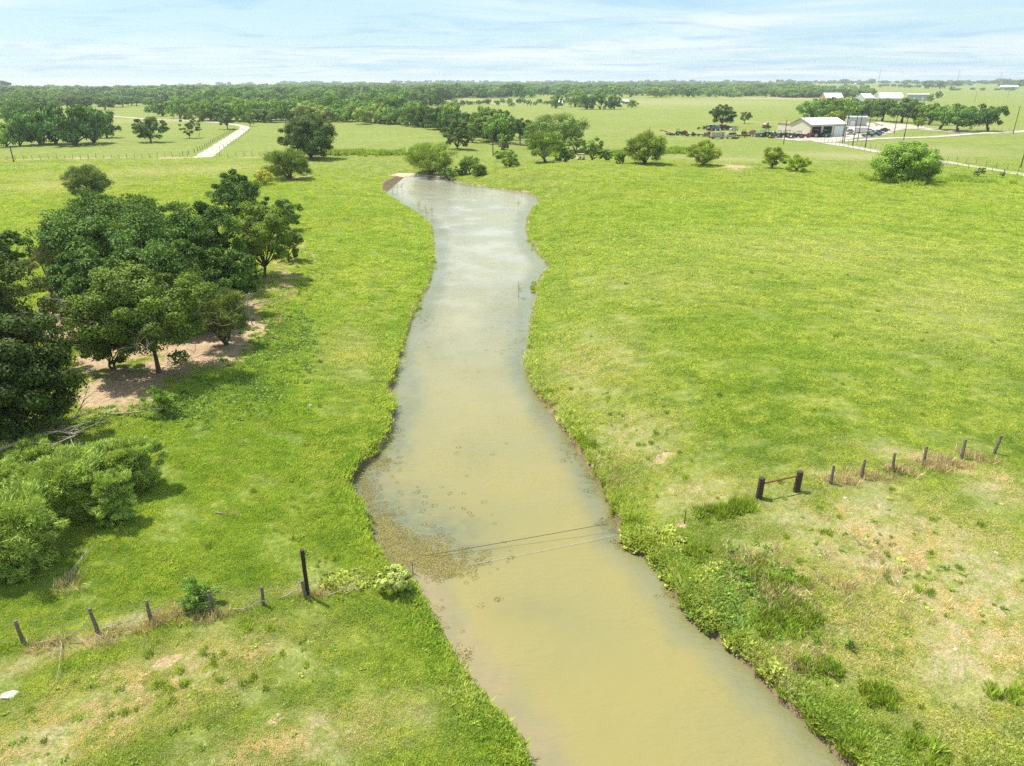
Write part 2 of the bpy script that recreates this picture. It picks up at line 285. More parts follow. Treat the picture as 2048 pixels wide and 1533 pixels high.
M_BARK = mat('bark', (0.16, 0.125, 0.09), .9, scale=6, var=.5, bump=.3)
M_DEAD = mat('dead_wood', (0.50, 0.43, 0.34), .85, scale=8, var=.45, bump=.3)
M_POST = mat('weathered_wood', (0.27, 0.225, 0.175), .9, scale=9, var=.55, bump=.3)
M_CREO = mat('dark_treated_wood', (0.085, 0.062, 0.042), .85, scale=8, var=.5, bump=.3)
M_RUST = mat('rusted_steel', (0.22, 0.085, 0.045), .75, scale=7, var=.5, bump=.15)
M_DRUST = mat('dark_rusted_steel', (0.055, 0.03, 0.02), .7, scale=7, var=.5, bump=.15)
M_WIRE = mat('fence_wire', (0.24, 0.20, 0.16), .6, .3, bump=0)
M_ROCK = mat('pale_rock', (0.62, 0.58, 0.52), .9, scale=4, var=.35, bump=.3)
M_ROAD = mat('caliche', (0.46, 0.42, 0.35), .95, scale=.35, var=.4, bump=.05)
M_WHITE = mat('white_metal_roof', (0.80, 0.80, 0.80), .45, .0, scale=1.0, var=.12, bump=.04, wave=('X', 3))
M_TAN = mat('tan_metal_wall', (0.60, 0.56, 0.42), .55, .0, scale=.8, var=.1, bump=.05, wave=('X', 3))
M_GREYW = mat('grey_metal_wall', (0.47, 0.50, 0.47), .5, .1, scale=.8, var=.2, bump=.05, wave=('X', 3))
M_TRIM = mat('brown_trim', (0.12, 0.08, 0.05), .5)
M_DARKIN = mat('dark_interior', (0.02, 0.02, 0.022), .9)
M_DOORW = mat('white_door', (0.72, 0.74, 0.76), .5, var=.1)
M_RROOF = mat('rust_roof', (0.42, 0.22, 0.15), .7, var=.35)
M_PAINT = mat('machine_paint', (1, 1, 1), .45, var=.45, scale=2.5, objcol=True)
M_TYRE = mat('tyre_rubber', (0.025, 0.024, 0.022), .85, var=.3)
M_RIM = mat('wheel_rim', (0.42, 0.38, 0.30), .5, .3)
M_GLASS = mat('dark_glass', (0.03, 0.04, 0.045), .08, var=.1, bump=0, spec=.6)
M_SAND = mat('bank_sand', (0.58, 0.47, 0.33), .95, scale=2, var=.3)
M_MAST = mat('galvanised_steel', (0.35, 0.37, 0.38), .5, .4)
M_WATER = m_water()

# ------------------------------------------------------------------ mesh helpers
def np_mesh(name, V, Q, mats, tint=None, smooth=False, attrs=None):
    me = bpy.data.meshes.new(name); V = np.asarray(V, np.float32); Q = np.asarray(Q, np.int32); k = Q.shape[1]
    me.vertices.add(len(V)); me.vertices.foreach_set('co', V.ravel())
    me.loops.add(Q.size); me.loops.foreach_set('vertex_index', Q.ravel())
    me.polygons.add(len(Q)); me.polygons.foreach_set('loop_start', np.arange(0, Q.size, k, dtype=np.int32)); me.polygons.foreach_set('loop_total', np.full(len(Q), k, np.int32))
    me.update(calc_edges=True)
    for mm in (mats if isinstance(mats, (list, tuple)) else [mats]): me.materials.append(mm)
    if smooth: me.polygons.foreach_set('use_smooth', np.ones(len(Q), bool))
    if tint is not None: me.attributes.new('tint', 'FLOAT', 'FACE').data.foreach_set('value', np.asarray(tint, np.float32))
    for kk, v in (attrs or {}).items(): me.attributes.new(kk, 'FLOAT', 'POINT').data.foreach_set('value', np.asarray(v, np.float32).ravel())
    return me
def link(name, data, parent=None, loc=(0, 0, 0), rot=(0, 0, 0)):
    o = bpy.data.objects.new(name, data); C.objects.link(o); o.location = loc; o.rotation_euler = rot
    if parent is not None: o.parent = parent
    return o
def tag(o, label=None, cat=None, group=None, kind=None):
    for k, v in (('label', label), ('category', cat), ('group', group), ('kind', kind)):
        if v: o[k] = v
    return o
def empty(name, loc, rz=0.0, **kw):
    o = link(name, None, None, loc, (0, 0, rz)); o.empty_display_size = .3; return tag(o, **kw)
class MB:
    def __init__(s): s.v = []; s.f = []; s.m = []
    def add(s, vs, fs, mi=0):
        b = len(s.v); s.v += [tuple(v) for v in vs]; s.f += [tuple(i + b for i in f) for f in fs]; s.m += [mi] * len(fs); return s
    def box(s, x0, y0, z0, x1, y1, z1, mi=0, M=None):
        vs = [Vector(p) for p in ((x0,y0,z0),(x1,y0,z0),(x1,y1,z0),(x0,y1,z0),(x0,y0,z1),(x1,y0,z1),(x1,y1,z1),(x0,y1,z1))]
        if M: vs = [M @ v for v in vs]
        return s.add(vs, [(0,3,2,1),(4,5,6,7),(0,1,5,4),(1,2,6,5),(2,3,7,6),(3,0,4,7)], mi)
    def prism(s, pts, y0, y1, mi=0):
        """profile in xz extruded along y"""
        n = len(pts); vs = [(x, y0, z) for x, z in pts] + [(x, y1, z) for x, z in pts]
        return s.add(vs, [tuple(range(n))] + [tuple(range(2 * n - 1, n - 1, -1))] + [(i, i + n, (i + 1) % n + n, (i + 1) % n) for i in range(n)], mi)
    def tube(s, pts, rad, n=6, mi=0):
        pts = [Vector(p) for p in pts]; rings = []
        if not isinstance(rad, (list, tuple)): rad = [rad] * len(pts)
        for i, p in enumerate(pts):
            d = (pts[min(i + 1, len(pts) - 1)] - pts[max(i - 1, 0)]).normalized(); a = d.orthogonal().normalized() if abs(d.z) > .95 else d.cross(Vector((0, 0, 1))).normalized(); b = d.cross(a)
            rings.append([p + (a * math.cos(t) + b * math.sin(t)) * rad[i] for t in [6.28318 * k / n for k in range(n)]])
        vs = [v for r in rings for v in r]; fs = []
        for i in range(len(pts) - 1):
            for k in range(n): fs.append((i*n+k, i*n+(k+1)%n, (i+1)*n+(k+1)%n, (i+1)*n+k))
        fs.append(tuple(range(n - 1, -1, -1))); fs.append(tuple(range((len(pts)-1)*n, len(pts)*n)))
        return s.add(vs, fs, mi)
    def mesh(s, name, mats, smooth=False):
        me = bpy.data.meshes.new(name); me.from_pydata(s.v, [], s.f); 
        for m in (mats if isinstance(mats, (list, tuple)) else [mats]): me.materials.append(m)
        me.polygons.foreach_set('material_index', s.m)
        if smooth: me.polygons.foreach_set('use_smooth', [True] * len(s.f))
        me.update(); return me
    def build(s, name, mats, parent=None, loc=(0, 0, 0), rot=(0, 0, 0), smooth=False): return link(name, s.mesh(name, mats, smooth), parent, loc, rot)
def copy_tree(o, parent=None):
    c = o.copy(); C.objects.link(c); c.parent = parent
    for ch in [q for q in KIDS.get(o.name, [])]:
        d = copy_tree(ch, c); KIDS.setdefault(c.name, []).append(d)
    return c
KIDS = {}
def reg(o):
    """remember children so that copies can be made without searching the scene"""
    for ch in o.children: KIDS.setdefault(o.name, []).append(ch); reg(ch)
    return o

# ------------------------------------------------------------------ ground and water
ny, nx = XX.shape
idx = np.arange(nx * ny).reshape(ny, nx)
Q = np.stack([idx[:-1, :-1], idx[:-1, 1:], idx[1:, 1:], idx[1:, :-1]], -1).reshape(-1, 4)
D2 = DD - .65 * sm(YY, 48, 75) * (1 - sm(YY, 175, 186)); wet = np.exp(-((D2 - 0.05) / 0.3) ** 2); wet[D2 < 0] = 1
gm = np_mesh('ground', np.stack([XX, YY, ZZ], -1).reshape(-1, 3), Q, M_GROUND, smooth=True, attrs=dict(dirt=MD, dry=MY, lush=ML, wet=wet))
tag(link('ground', gm), kind='structure')
wx = np.arange(-26, 36, .5); wy = np.concatenate([np.arange(-60, 10, 2.), np.arange(10, 190, .5)]); WX, WY = np.meshgrid(wx, wy); WD = sdf(WX, WY)
wi = np.arange(WX.size).reshape(WX.shape); WQ = np.stack([wi[:-1, :-1], wi[:-1, 1:], wi[1:, 1:], wi[1:, :-1]], -1).reshape(-1, 4)
keep = (WD.ravel()[WQ] < 1.2).any(1)
WEED = [(730,990,60,70,1),(790,1075,90,70,1),(860,1110,100,50,1),(800,930,40,50,.6),(830,800,24,60,.6),(1100,800,30,60,.5),(900,1140,90,30,.9),(760,930,40,40,.7),(790,860,25,50,.6),(1180,960,35,60,.7),(1140,900,30,40,.6),(1230,1060,40,30,.8),(1010,640,45,60,.55),(850,640,30,50,.5),(1035,720,35,60,.5),(1060,700,20,60,.5),(870,560,14,40,.4),(1000,800,60,60,.15),(960,950,40,90,.12),(1050,1260,70,30,.28),(860,700,25,60,.35)]
SHAL = [(870,1230,30,60,.8),(930,1330,40,60,.8),(980,1400,50,60,.7),(1060,1500,60,50,.7),(860,1180,30,25,.8),(820,358,50,5,.5)]
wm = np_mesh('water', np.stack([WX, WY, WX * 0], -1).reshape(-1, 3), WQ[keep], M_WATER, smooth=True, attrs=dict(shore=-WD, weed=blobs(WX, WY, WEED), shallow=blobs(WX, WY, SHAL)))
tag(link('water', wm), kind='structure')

# roads: sheets following the ground
def ribbon(name, pts, w, lift=.05, m=M_ROAD, seg=3.0):
    P = [at(*p[:2]) for p in pts]; W = [(p[2] if len(p) > 2 else w) for p in pts]; out = []
    for i in range(len(P) - 1):
        n = max(2, int((P[i + 1] - P[i]).length / seg))
        for k in range(n):
            t = k / n; a = P[max(i - 1, 0)]; b = P[i]; c = P[i + 1]; d = P[min(i + 2, len(P) - 1)]
            q = 0.5 * ((2 * b) + (c - a) * t + (2 * a - 5 * b + 4 * c - d) * t * t + (3 * b - a - 3 * c + d) * t ** 3)
            out.append((q, W[i] * (1 - t) + W[i + 1] * t))
    out.append((P[-1], W[-1])); vs = []; fs = []; nn = 5
    for i, (q, ww) in enumerate(out):
        d = (out[min(i + 1, len(out) - 1)][0] - out[max(i - 1, 0)][0]); s = Vector((d.y, -d.x, 0)).normalized()
        for k in range(nn):
            p = q + s * ww * (k / (nn - 1) - .5) * (1 + .12 * math.sin(i * 1.7 + k)); vs.append((p.x, p.y, float(H(p.x, p.y)) + lift))
    for i in range(len(out) - 1):
        for k in range(nn - 1): a = i * nn + k; fs.append((a, a + 1, a + nn + 1, a + nn))
    mb = MB().add(vs, fs); return tag(mb.build(name, m), kind='structure')
ribbon('road', [(406,316,5.4),(428,300,4.8),(451,284,4.6),(475,268,4.6),(489,257,4.6),(486,253,4),(462,249,3.6),(420,245,3.6),(370,242,4),(318,240,4),(262,236,4),(225,233,4)], 6.5, .07)
ribbon('driveway', [(1640,283,8),(1700,294,4.2),(1760,305,4),(1800,311,3.5),(1880,323,3.5),(1950,334,3.5),(2060,352,3.8),(2150,366,3.8)], 4, .07)
ribbon('yard_road', [(1560,277,6),(1600,280,12),(1640,277,20),(1690,266,32),(1735,256,34),(1775,251,26),(1830,257,14),(1890,262,12),(1950,267,10),(2000,266,8),(2080,262,8)], 10, .10)
ribbon('side_road', [(1660,284,6),(1760,278,5),(1860,275,5),(1960,268,5),(2060,263,5)], 5, .13)
# yard of the shop
def pad(name, pts, lift, m=M_ROAD):
    P = [at(*p) for p in pts]; c = sum(P, Vector()) / len(P); vs = []; fs = []; n = len(P); K = 6
    for k in range(K + 1):
        for p in P: q = c.lerp(p, k / K); vs.append((q.x, q.y, float(H(q.x, q.y)) + lift))
    for k in range(K):
        for i in range(n): a = k * n + i; b = k * n + (i + 1) % n; fs.append((a, b, b + n, a + n))
    return tag(MB().add(vs, fs).build(name, m), kind='structure')
pad('gravel_yard', [(1545,264),(1535,270),(1600,279),(1640,286),(1665,286),(1720,276),(1780,262),(1800,252),(1760,244),(1680,252),(1610,262)], .16)
pad('sand_spit', [(775,352),(800,347),(850,348),(885,351),(890,356),(860,354.5),(800,355.5)], .04, M_SAND)

# ------------------------------------------------------------------ scattering (one "stuff" object per kind of ground cover)
def leaf_quads(c, d, n, l, w):
    """diamond leaves: centre, direction, normal, length, width"""
    d = d / (np.linalg.norm(d, axis=1, keepdims=True) + 1e-9); s = np.cross(d, n); s = s / (np.linalg.norm(s, axis=1, keepdims=True) + 1e-9)
    l = np.asarray(l).reshape(-1, 1) * .5; w = np.asarray(w).reshape(-1, 1) * .5; nn = np.cross(s, d)
    V = np.stack([c - d * l, c + s * w + nn * w * .35 - d * l * .1, c + d * l, c - s * w + nn * w * .35 - d * l * .1], 1).reshape(-1, 3)
    return V, np.arange(len(V)).reshape(-1, 4)
def tuft_mesh(name, m, nb, rad, h, w, seed, spread=.5, broad=False):
    rg = np.random.RandomState(seed); a = rg.rand(nb) * 6.283; r = rad * np.sqrt(rg.rand(nb))
    hh = h * (.5 + .7 * rg.rand(nb)); tilt = spread * rg.randn(nb, 2)
    d = np.stack([tilt[:, 0], tilt[:, 1], np.ones(nb) * (.45 if broad else 1)], 1); d /= np.linalg.norm(d, axis=1, keepdims=True)
    base = np.stack([r * np.cos(a), r * np.sin(a), np.zeros(nb)], 1); c = base + d * hh[:, None] * .45
    n = rg.randn(nb, 3) * .6 + (np.array([0, 0, 1.5]) if broad else np.array([0, -.6, .5]))
    V, Qd = leaf_quads(c, d, n, hh, w * (.7 + .6 * rg.rand(nb)))
    return np_mesh(name, V, Qd, m, tint=rg.rand(nb))
def gn_scatter(name, objs, P, rot, sc, pick, kind='stuff', attrs=None):
    me = bpy.data.meshes.new(name); me.vertices.add(len(P)); me.vertices.foreach_set('co', np.asarray(P, np.float32).ravel()); 
    me.attributes.new('rot', 'FLOAT_VECTOR', 'POINT').data.foreach_set('vector', np.asarray(rot, np.float32).ravel())
    me.attributes.new('scl', 'FLOAT_VECTOR', 'POINT').data.foreach_set('vector', np.asarray(sc, np.float32).ravel())
    me.attributes.new('pick', 'INT', 'POINT').data.foreach_set('value', np.asarray(pick, np.int32))
    for k, v in (attrs or {}).items(): me.attributes.new(k, 'FLOAT', 'POINT').data.foreach_set('value', np.asarray(v, np.float32))
    me.update(); o = link(name, me); tag(o, kind=kind)
    g = bpy.data.node_groups.new(name + '_scatter', 'GeometryNodeTree')
    g.interface.new_socket('Geometry', in_out='INPUT', socket_type='NodeSocketGeometry'); g.interface.new_socket('Geometry', in_out='OUTPUT', socket_type='NodeSocketGeometry')
    i = g.nodes.new('NodeGroupInput'); u = g.nodes.new('NodeGroupOutput'); ip = g.nodes.new('GeometryNodeInstanceOnPoints'); j = g.nodes.new('GeometryNodeGeometryToInstance')
    for ob in objs[::-1]:
        oi = g.nodes.new('GeometryNodeObjectInfo'); oi.inputs['Object'].default_value = ob; g.links.new(oi.outputs['Geometry'], j.inputs[0])
    def na(n_, typ):
        a = g.nodes.new('GeometryNodeInputNamedAttribute'); a.data_type = typ; a.inputs[0].default_value = n_; return a.outputs[0]
    g.links.new(i.outputs[0], ip.inputs['Points']); g.links.new(j.outputs[0], ip.inputs['Instance']); ip.inputs['Pick Instance'].default_value = True
    g.links.new(na('pick', 'INT'), ip.inputs['Instance Index']); g.links.new(na('rot', 'FLOAT_VECTOR'), ip.inputs['Rotation']); g.links.new(na('scl', 'FLOAT_VECTOR'), ip.inputs['Scale'])
    g.links.new(ip.outputs[0], u.inputs[0]); md = o.modifiers.new('scatter', 'NODES'); md.node_group = g
    return o
RG = np.random.RandomState(11)
def src(me): return bpy.data.objects.new(me.name, me)
tufts = [src(tuft_mesh('grass_tuft_%s' % 'abc'[k], M_TUFT, 34, .26, .17, .030, 20 + k, .55)) for k in range(3)]
# patches of leafy weeds
M_WEEDL = m_leaf('weed_leaves', False, (0.22, 0.33, 0.07), .3, .6); M_PALE = m_leaf('pale_leaves', False, (0.44, 0.50, 0.13), .25, .7); M_DRYL = m_leaf('dry_stalks', False, (0.56, 0.46, 0.27), .2, .9); M_POND = m_leaf('pondweed_leaves', False, (0.21, 0.180, 0.065), .1, 1.0)
M_BUSHY = m_leaf('lush_weeds', False, (0.275, 0.370, 0.060), .4, .9)

def grass():
    n = 520000; az = (RG.rand(n) - .5) * 1.42; d0, d1 = 13., 215.
    t = RG.rand(n); d = (d0 ** .35 + t * (d1 ** .35 - d0 ** .35)) ** (1 / .35)
    y = d; x = (RG.rand(n) - .5) * 2 * .76 * (y * math.cos(PITCH) + 19.8 * math.sin(PITCH))
    dd = sdf(x, y); keep = (dd > 0.15 + .6 * sm(y, 48, 75)) & (RG.rand(n) < 1 - .9 * sm(y, 110, 215)); x, y, d, dd = x[keep], y[keep], d[keep], dd[keep]
    dirt, dry, lush = masks(x, y, dd); clump = 1.3 * wob(x, y, .45, 31) + 1.2 * wob(x, y, 1.3, 32)
    keep = (dirt - (dd < 1) * .35 + .3 * clump < 0.45 + .3 * RG.rand(len(x))) & (RG.rand(len(x)) < .95 + .6 * clump) & (RG.rand(len(x)) > dry * .45)
    x, y, d, dd, dirt, dry, lush, clump = [q[keep] for q in (x, y, d, dd, dirt, dry, lush, clump)]
    s = (.55 + .5 * RG.rand(len(x))) * (1 + .5 * clump) * (1 + .5 * lush) * (1 - .45 * dry) * (1 + 1.1 * (1 - sm(y, 45, 70)) * np.exp(-((dd - .5) / .6) ** 2)); s = np.clip(s, .3, 3)
    wd = s * np.clip(d / 40, .8, 2.2); hh = s * (.54 + d / 240.)
    rot = np.stack([RG.randn(len(x)) * .12, RG.randn(len(x)) * .12, RG.rand(len(x)) * 6.283], 1)
    gn_scatter('grass', tufts, np.stack([x, y, H(x, y) - .01], 1), rot, np.stack([wd, wd, hh], 1), RG.randint(0, 3, len(x)), attrs=dict(dry=dry, lush=lush, dirt=dirt * 0))
grass()
def patch(name, objs, lst, s0, s1, on_water=False, zoff=0.0, tilt=.2, mind=0.05, maxd=99):
    P = []; S = []
    for (px, py, rx, ry, n) in lst:
        c = at(px, py) if not on_water else Vector(on_plane(px, py)); a = at(px, py - ry); b = at(px, py + ry); w = max(rx * mpp(c), .2); l = max((Vector((a.x, a.y)) - Vector((b.x, b.y))).length / 2, .2)
        ang = math.atan2(c.x, c.y); q = RG.randn(n, 2) * .5; q = np.clip(q, -1.2, 1.2); ex, ey = q[:, 0] * w, q[:, 1] * l
        P.append(np.stack([c.x + ex * math.cos(ang) + ey * math.sin(ang), c.y - ex * math.sin(ang) + ey * math.cos(ang)], 1))
    P = np.concatenate(P); d = sdf(P[:, 0], P[:, 1]); P = P[(d < -.05) & (d > -8)] if on_water else P[(d > mind) & (d < maxd)]; n = len(P)
    z = np.zeros(n) + .012 if on_water else H(P[:, 0], P[:, 1]) + zoff
    s = s0 + (s1 - s0) * RG.rand(n)
    return gn_scatter(name, objs, np.column_stack([P, z]), np.stack([RG.randn(n) * tilt, RG.randn(n) * tilt, RG.rand(n) * 6.283], 1), np.stack([s, s, s * (.35 if on_water else 1)], 1), RG.randint(0, len(objs), n))
weed = [src(tuft_mesh('leafy_weed_%s' % 'ab'[k], M_WEEDL, 40, .28, .24, .11, 40 + k, .8, True)) for k in range(2)]
pale = [src(tuft_mesh('pale_weed_%s' % 'ab'[k], M_PALE, 44, .26, .26, .12, 50 + k, .8, True)) for k in range(2)]
lushw = [src(tuft_mesh('tall_weed_%s' % 'ab'[k], M_BUSHY, 60, .3, .55, .06, 60 + k, .4)) for k in range(2)]
dryw = [src(tuft_mesh('dry_stalk_%s' % 'ab'[k], M_DRYL, 26, .3, .5, .022, 70 + k, .45)) for k in range(2)]
patch('leafy_weeds', weed, [(560,700,60,60,500),(520,770,60,50,500),(450,800,70,40,350),(600,650,40,40,200),(350,830,60,20,150),(1330,1130,40,40,120),(1400,1200,50,60,200),(1450,1230,40,30,90),(560,640,30,40,100),(1500,1150,60,60,90),(620,560,50,60,60),(330,815,40,14,90),(1560,1210,50,60,120),(200,840,60,20,60)], .5, 1.1)
patch('pale_leaved_ground_cover', pale, [(1290,1075,40,20,330),(1330,1100,30,22,240),(1350,1140,22,22,120),(1260,1070,16,12,110),(700,1165,45,16,120),(1400,1160,30,30,70),(1420,1230,30,30,80),(1480,1290,30,20,50),(1540,1350,30,20,30)], .6, 1.15)
patch('tall_bank_weeds', lushw, [(1440,1030,35,14,38),(1480,1015,25,10,27),(1400,1110,20,16,22),(1545,1170,50,40,30),(1600,1240,40,30,27),(1540,1240,30,40,27),(1760,1390,40,20,27),(1640,1340,40,20,27),(1190,930,20,40,27),(1210,985,12,30,16),(1135,860,14,22,16),
 (1225,1020,12,14,16),(1095,810,10,30,13),(1170,890,14,20,13),(1070,560,8,14,14),(1065,575,6,10,11),(785,930,12,20,16),(760,900,12,18,14),(840,640,8,60,16),(870,560,6,60,14),(795,800,8,50,16),(1480,1340,14,20,22),(1550,1400,14,24,22),(1620,1450,20,24,22),(1700,1500,24,20,22),(1370,1200,12,24,19),
 (960,1330,10,60,16),(1015,1450,12,40,22),(880,1240,10,30,16),(740,1060,8,30,16),(720,1000,8,30,14),(1040,450,6,30,16),(1060,500,6,20,16),(1260,1050,20,8,16),(400,1190,24,12,22),(1850,1500,40,30,16),(2010,1400,30,30,8)], .35, .95)
patch('pasture_weeds', [weed[0], lushw[0], dryw[0], pale[0]], [(1300,620,300,260,240),(1600,480,450,90,330),(1750,700,280,150,200),(560,900,200,260,170),(700,480,160,120,150),(1250,880,160,120,120),(1800,1150,250,180,160),(350,1400,400,140,170),(1650,1380,200,140,90),(250,345,250,30,80),(650,1060,90,90,60)], .18, .6)
patch('lush_ditch_grass', lushw, [(1450,303,120,4,420),(1580,292,60,4,200),(700,308,90,3,300),(140,311,50,4,200),(1230,308,60,5,150),(115,294,40,4,120),(1110,308,30,5,80),(1950,367,60,3,120),(780,310,50,3,90),(40,316,60,3,120),(1370,305,60,4,140),(1800,360,60,4,60)], 1.2, 2.6)
patch('dry_stalks', dryw, [(1560,1200,60,50,70),(1620,1330,60,40,40),(1500,1130,60,40,50),(1230,960,20,40,30),(1760,1150,120,80,60),(1860,935,40,6,45),(1800,945,40,6,33),(1900,928,40,6,45),(1740,955,40,6,30),(1680,963,40,8,24),(1960,918,40,6,33),(570,590,40,40,36),(540,560,30,30,21),(220,1280,80,12,21),(90,1295,50,8,15),(440,1235,60,8,15),(640,1190,50,8,21),(570,650,30,40,15),(340,1235,40,12,27),(140,1170,30,20,18),(850,1185,20,10,9)], .5, 1.1)
pond = [src(tuft_mesh('pondweed_%s' % 'ab'[k], M_POND, 20, .26, .09, .06, 80 + k, 2.5, True)) for k in range(2)]
patch('pondweed', pond, [(735,985,22,45,180),(770,1060,35,40,360),(800,1100,45,30,345),(860,1120,60,26,315),(900,1145,60,18,120),(765,930,30,30,75),(790,860,16,40,45),(850,1090,60,40,90),(950,1120,60,30,37),(830,1010,60,60,18),(1180,950,26,60,52),(1140,900,26,30,30),(1230,1050,30,24,60),(1240,1090,20,14,22),(850,640,20,50,30),(960,930,80,140,15),(1000,1200,100,60,4),
 (870,1240,20,40,30),(930,1340,16,50,30),(1040,690,20,50,22),(1010,700,60,60,15),(1340,1180,20,40,22)], .3, .85, True, tilt=.03)

def fringe():
    n = 60000; x = RG.uniform(-26, 34, n); y = RG.uniform(12, 185, n); d = sdf(x, y); e = wob(x, y, 1.1, 91) + .6 * wob(x, y, .4, 92)
    k = (d > -.12 + .1 * e) & (d < .75 + .5 * e) & (e > -.05 + .6 * RG.rand(n)); k &= d > .5 * sm(y, 48, 75); x, y, d = x[k], y[k], d[k]; n = len(x); s = RG.uniform(.3, .85, n) * np.clip(1.25 - y / 110, .35, 1) * np.clip(1.1 - .3 * d, .4, 1.2)
    gn_scatter('bank_grass', [lushw[0], lushw[1], tufts[0]], np.stack([x, y, np.maximum(H(x, y), -.02)], 1), np.stack([RG.randn(n) * .3, RG.randn(n) * .3, RG.rand(n) * 6.28], 1), np.stack([s, s, s * RG.uniform(.5, 1.1, n)], 1), RG.randint(0, 3, n))
fringe()
# ------------------------------------------------------------------ trees
def crown_geo(seed, rx, rz, zc, ncl, nlf, leaf, shape='round', clr=(.17, .30)):
    rg = np.random.RandomState(seed); k = rg.randn(ncl, 3); k /= np.linalg.norm(k, axis=1, keepdims=True)
    zmin = {'round': -.95, 'umbrella': -.85, 'bush': -1.0, 'feather': -.95}[shape]
    k[:, 2] = np.where(k[:, 2] < zmin, -k[:, 2], k[:, 2])
    ph = rg.rand(4) * 6.28; az = np.arctan2(k[:, 1], k[:, 0])
    lobe = 1 + .14 * np.sin(2 * az + ph[0]) + .12 * np.sin(3 * az + ph[1] + 2 * k[:, 2]) + .08 * np.sin(5 * az + ph[2])
    r = (.35 + .6 * rg.rand(ncl) ** .5) * lobe
    kz = zmin + (1 - zmin) * rg.rand(ncl) ** .85; az = rg.rand(ncl) * 6.283; rad = np.where(kz > 0, (1 - np.abs(kz) ** 2.4) ** .5, 1 - .34 * np.abs(kz) ** 1.6)
    lobe = 1 + .17 * np.sin(2 * az + ph[0]) + .13 * np.sin(3 * az + ph[1] + 2 * kz) + .10 * np.sin(5 * az + ph[2] + 3 * kz)
    inner = rg.rand(ncl) < .28; r = np.where(inner, .15 + .5 * rg.rand(ncl), .70 + .32 * rg.rand(ncl)) * lobe
    k = np.stack([np.cos(az) * rad, np.sin(az) * rad, kz * np.where(kz > 0, np.where(inner, 1.1, 1 / np.maximum(r, .8)), 1 / np.maximum(r, .6))], 1)
    c = np.stack([k[:, 0] * rx * r, k[:, 1] * rx * r, zc + k[:, 2] * rz * r + rz * .07 * rg.randn(ncl)], 1)
    rc = rx * (clr[0] + (clr[1] - clr[0]) * rg.rand(ncl)) * np.where(inner, 1.25, .92); ct = rg.rand(ncl)
    q = rg.randn(ncl, nlf, 3); q[..., 2] += .35; q /= np.linalg.norm(q, axis=2, keepdims=True)
    rr = rc[:, None] * ((.25 + 1.15 * rg.rand(ncl, nlf)) if shape == 'feather' else (.55 + .6 * rg.rand(ncl, nlf) ** 1.1))
    P = c[:, None, :] + q * rr[..., None] * np.array([1, 1, .66])
    out = P - np.array([0, 0, zc]); out /= (np.linalg.norm(out, axis=2, keepdims=True) + 1e-6)
    nrm = q * .8 + out * .5 + rg.randn(ncl, nlf, 3) * .45 + np.array([0, 0, .25])
    if shape == 'feather':
        d = out * 1.0 + np.array([0, 0, .5]) + rg.randn(ncl, nlf, 3) * .55; l = leaf * 2.6 * (.5 + rg.rand(ncl, nlf)); w = leaf * .42 * np.ones((ncl, nlf))
    elif shape == 'umbrella':
        d = q * 1.0 + np.array([0, 0, -.45]) + rg.randn(ncl, nlf, 3) * .35; l = leaf * 1.7 * (.6 + .8 * rg.rand(ncl, nlf)); w = leaf * .7 * np.ones((ncl, nlf))
    else:
        d = np.cross(nrm, rg.randn(ncl, nlf, 3)) ; l = leaf * (.7 + .7 * rg.rand(ncl, nlf)); w = leaf * .8 * np.ones((ncl, nlf))
    P = P.reshape(-1, 3); P[:, 2] = np.maximum(P[:, 2], .05)
    V, Qd = leaf_quads(P, d.reshape(-1, 3), nrm.reshape(-1, 3), l.ravel(), w.ravel())
    tint = np.clip(ct[:, None] * .55 + rg.rand(ncl, nlf) * .45, 0, 1).ravel()
    return V, Qd, tint, c
def trunk_mb(seed, centres, rx, zfork, tr, multi=1, nlimb=9):
    rd = random.Random(seed); mb = MB()
    for q in range(multi):
        bx, by = (0, 0) if multi == 1 else (rd.uniform(-.3, .3) * tr * 5, rd.uniform(-.3, .3) * tr * 5)
        lean = (rd.uniform(-.2, .2) * (1 + multi * .8) * zfork, rd.uniform(-.2, .2) * (1 + multi * .8) * zfork); top = (bx + lean[0], by + lean[1], zfork)
        mb.tube([(bx, by, -.15), (bx * 1.0, by, .15), (bx + lean[0] * .4, by + lean[1] * .4, zfork * .5), top], [tr * 1.5, tr * 1.1, tr * .9, tr * .75], 7)
        for k in range(nlimb // multi + 1):
            c = centres[rd.randrange(len(centres))]; s = Vector(top); e = Vector(c); mid = s.lerp(e, .5) + Vector((rd.uniform(-1, 1), rd.uniform(-1, 1), rd.uniform(0, 1))) * rx * .12
            mb.tube([s, s.lerp(mid, .5), mid, e], [tr * .6, tr * .45, tr * .3, tr * .1], 5)
            for _ in range(2):
                e2 = e + Vector((rd.uniform(-1, 1), rd.uniform(-1, 1), rd.uniform(-.3, 1))) * rx * .25; mb.tube([mid, mid.lerp(e2, .6), e2], [tr * .25, tr * .15, tr * .05], 4)
    return mb
DARK = (0.095, 0.178, 0.038, 1); OAK = (0.145, 0.250, 0.052, 1); MIDG = (0.210, 0.345, 0.064, 1); WIL = (0.28, 0.37, 0.080, 1); YEL = (0.36, 0.39, 0.045, 1); CHINA = (0.100, 0.180, 0.034, 1); OLIVE = (0.150, 0.185, 0.040, 1); GREYG = (0.150, 0.200, 0.075, 1)
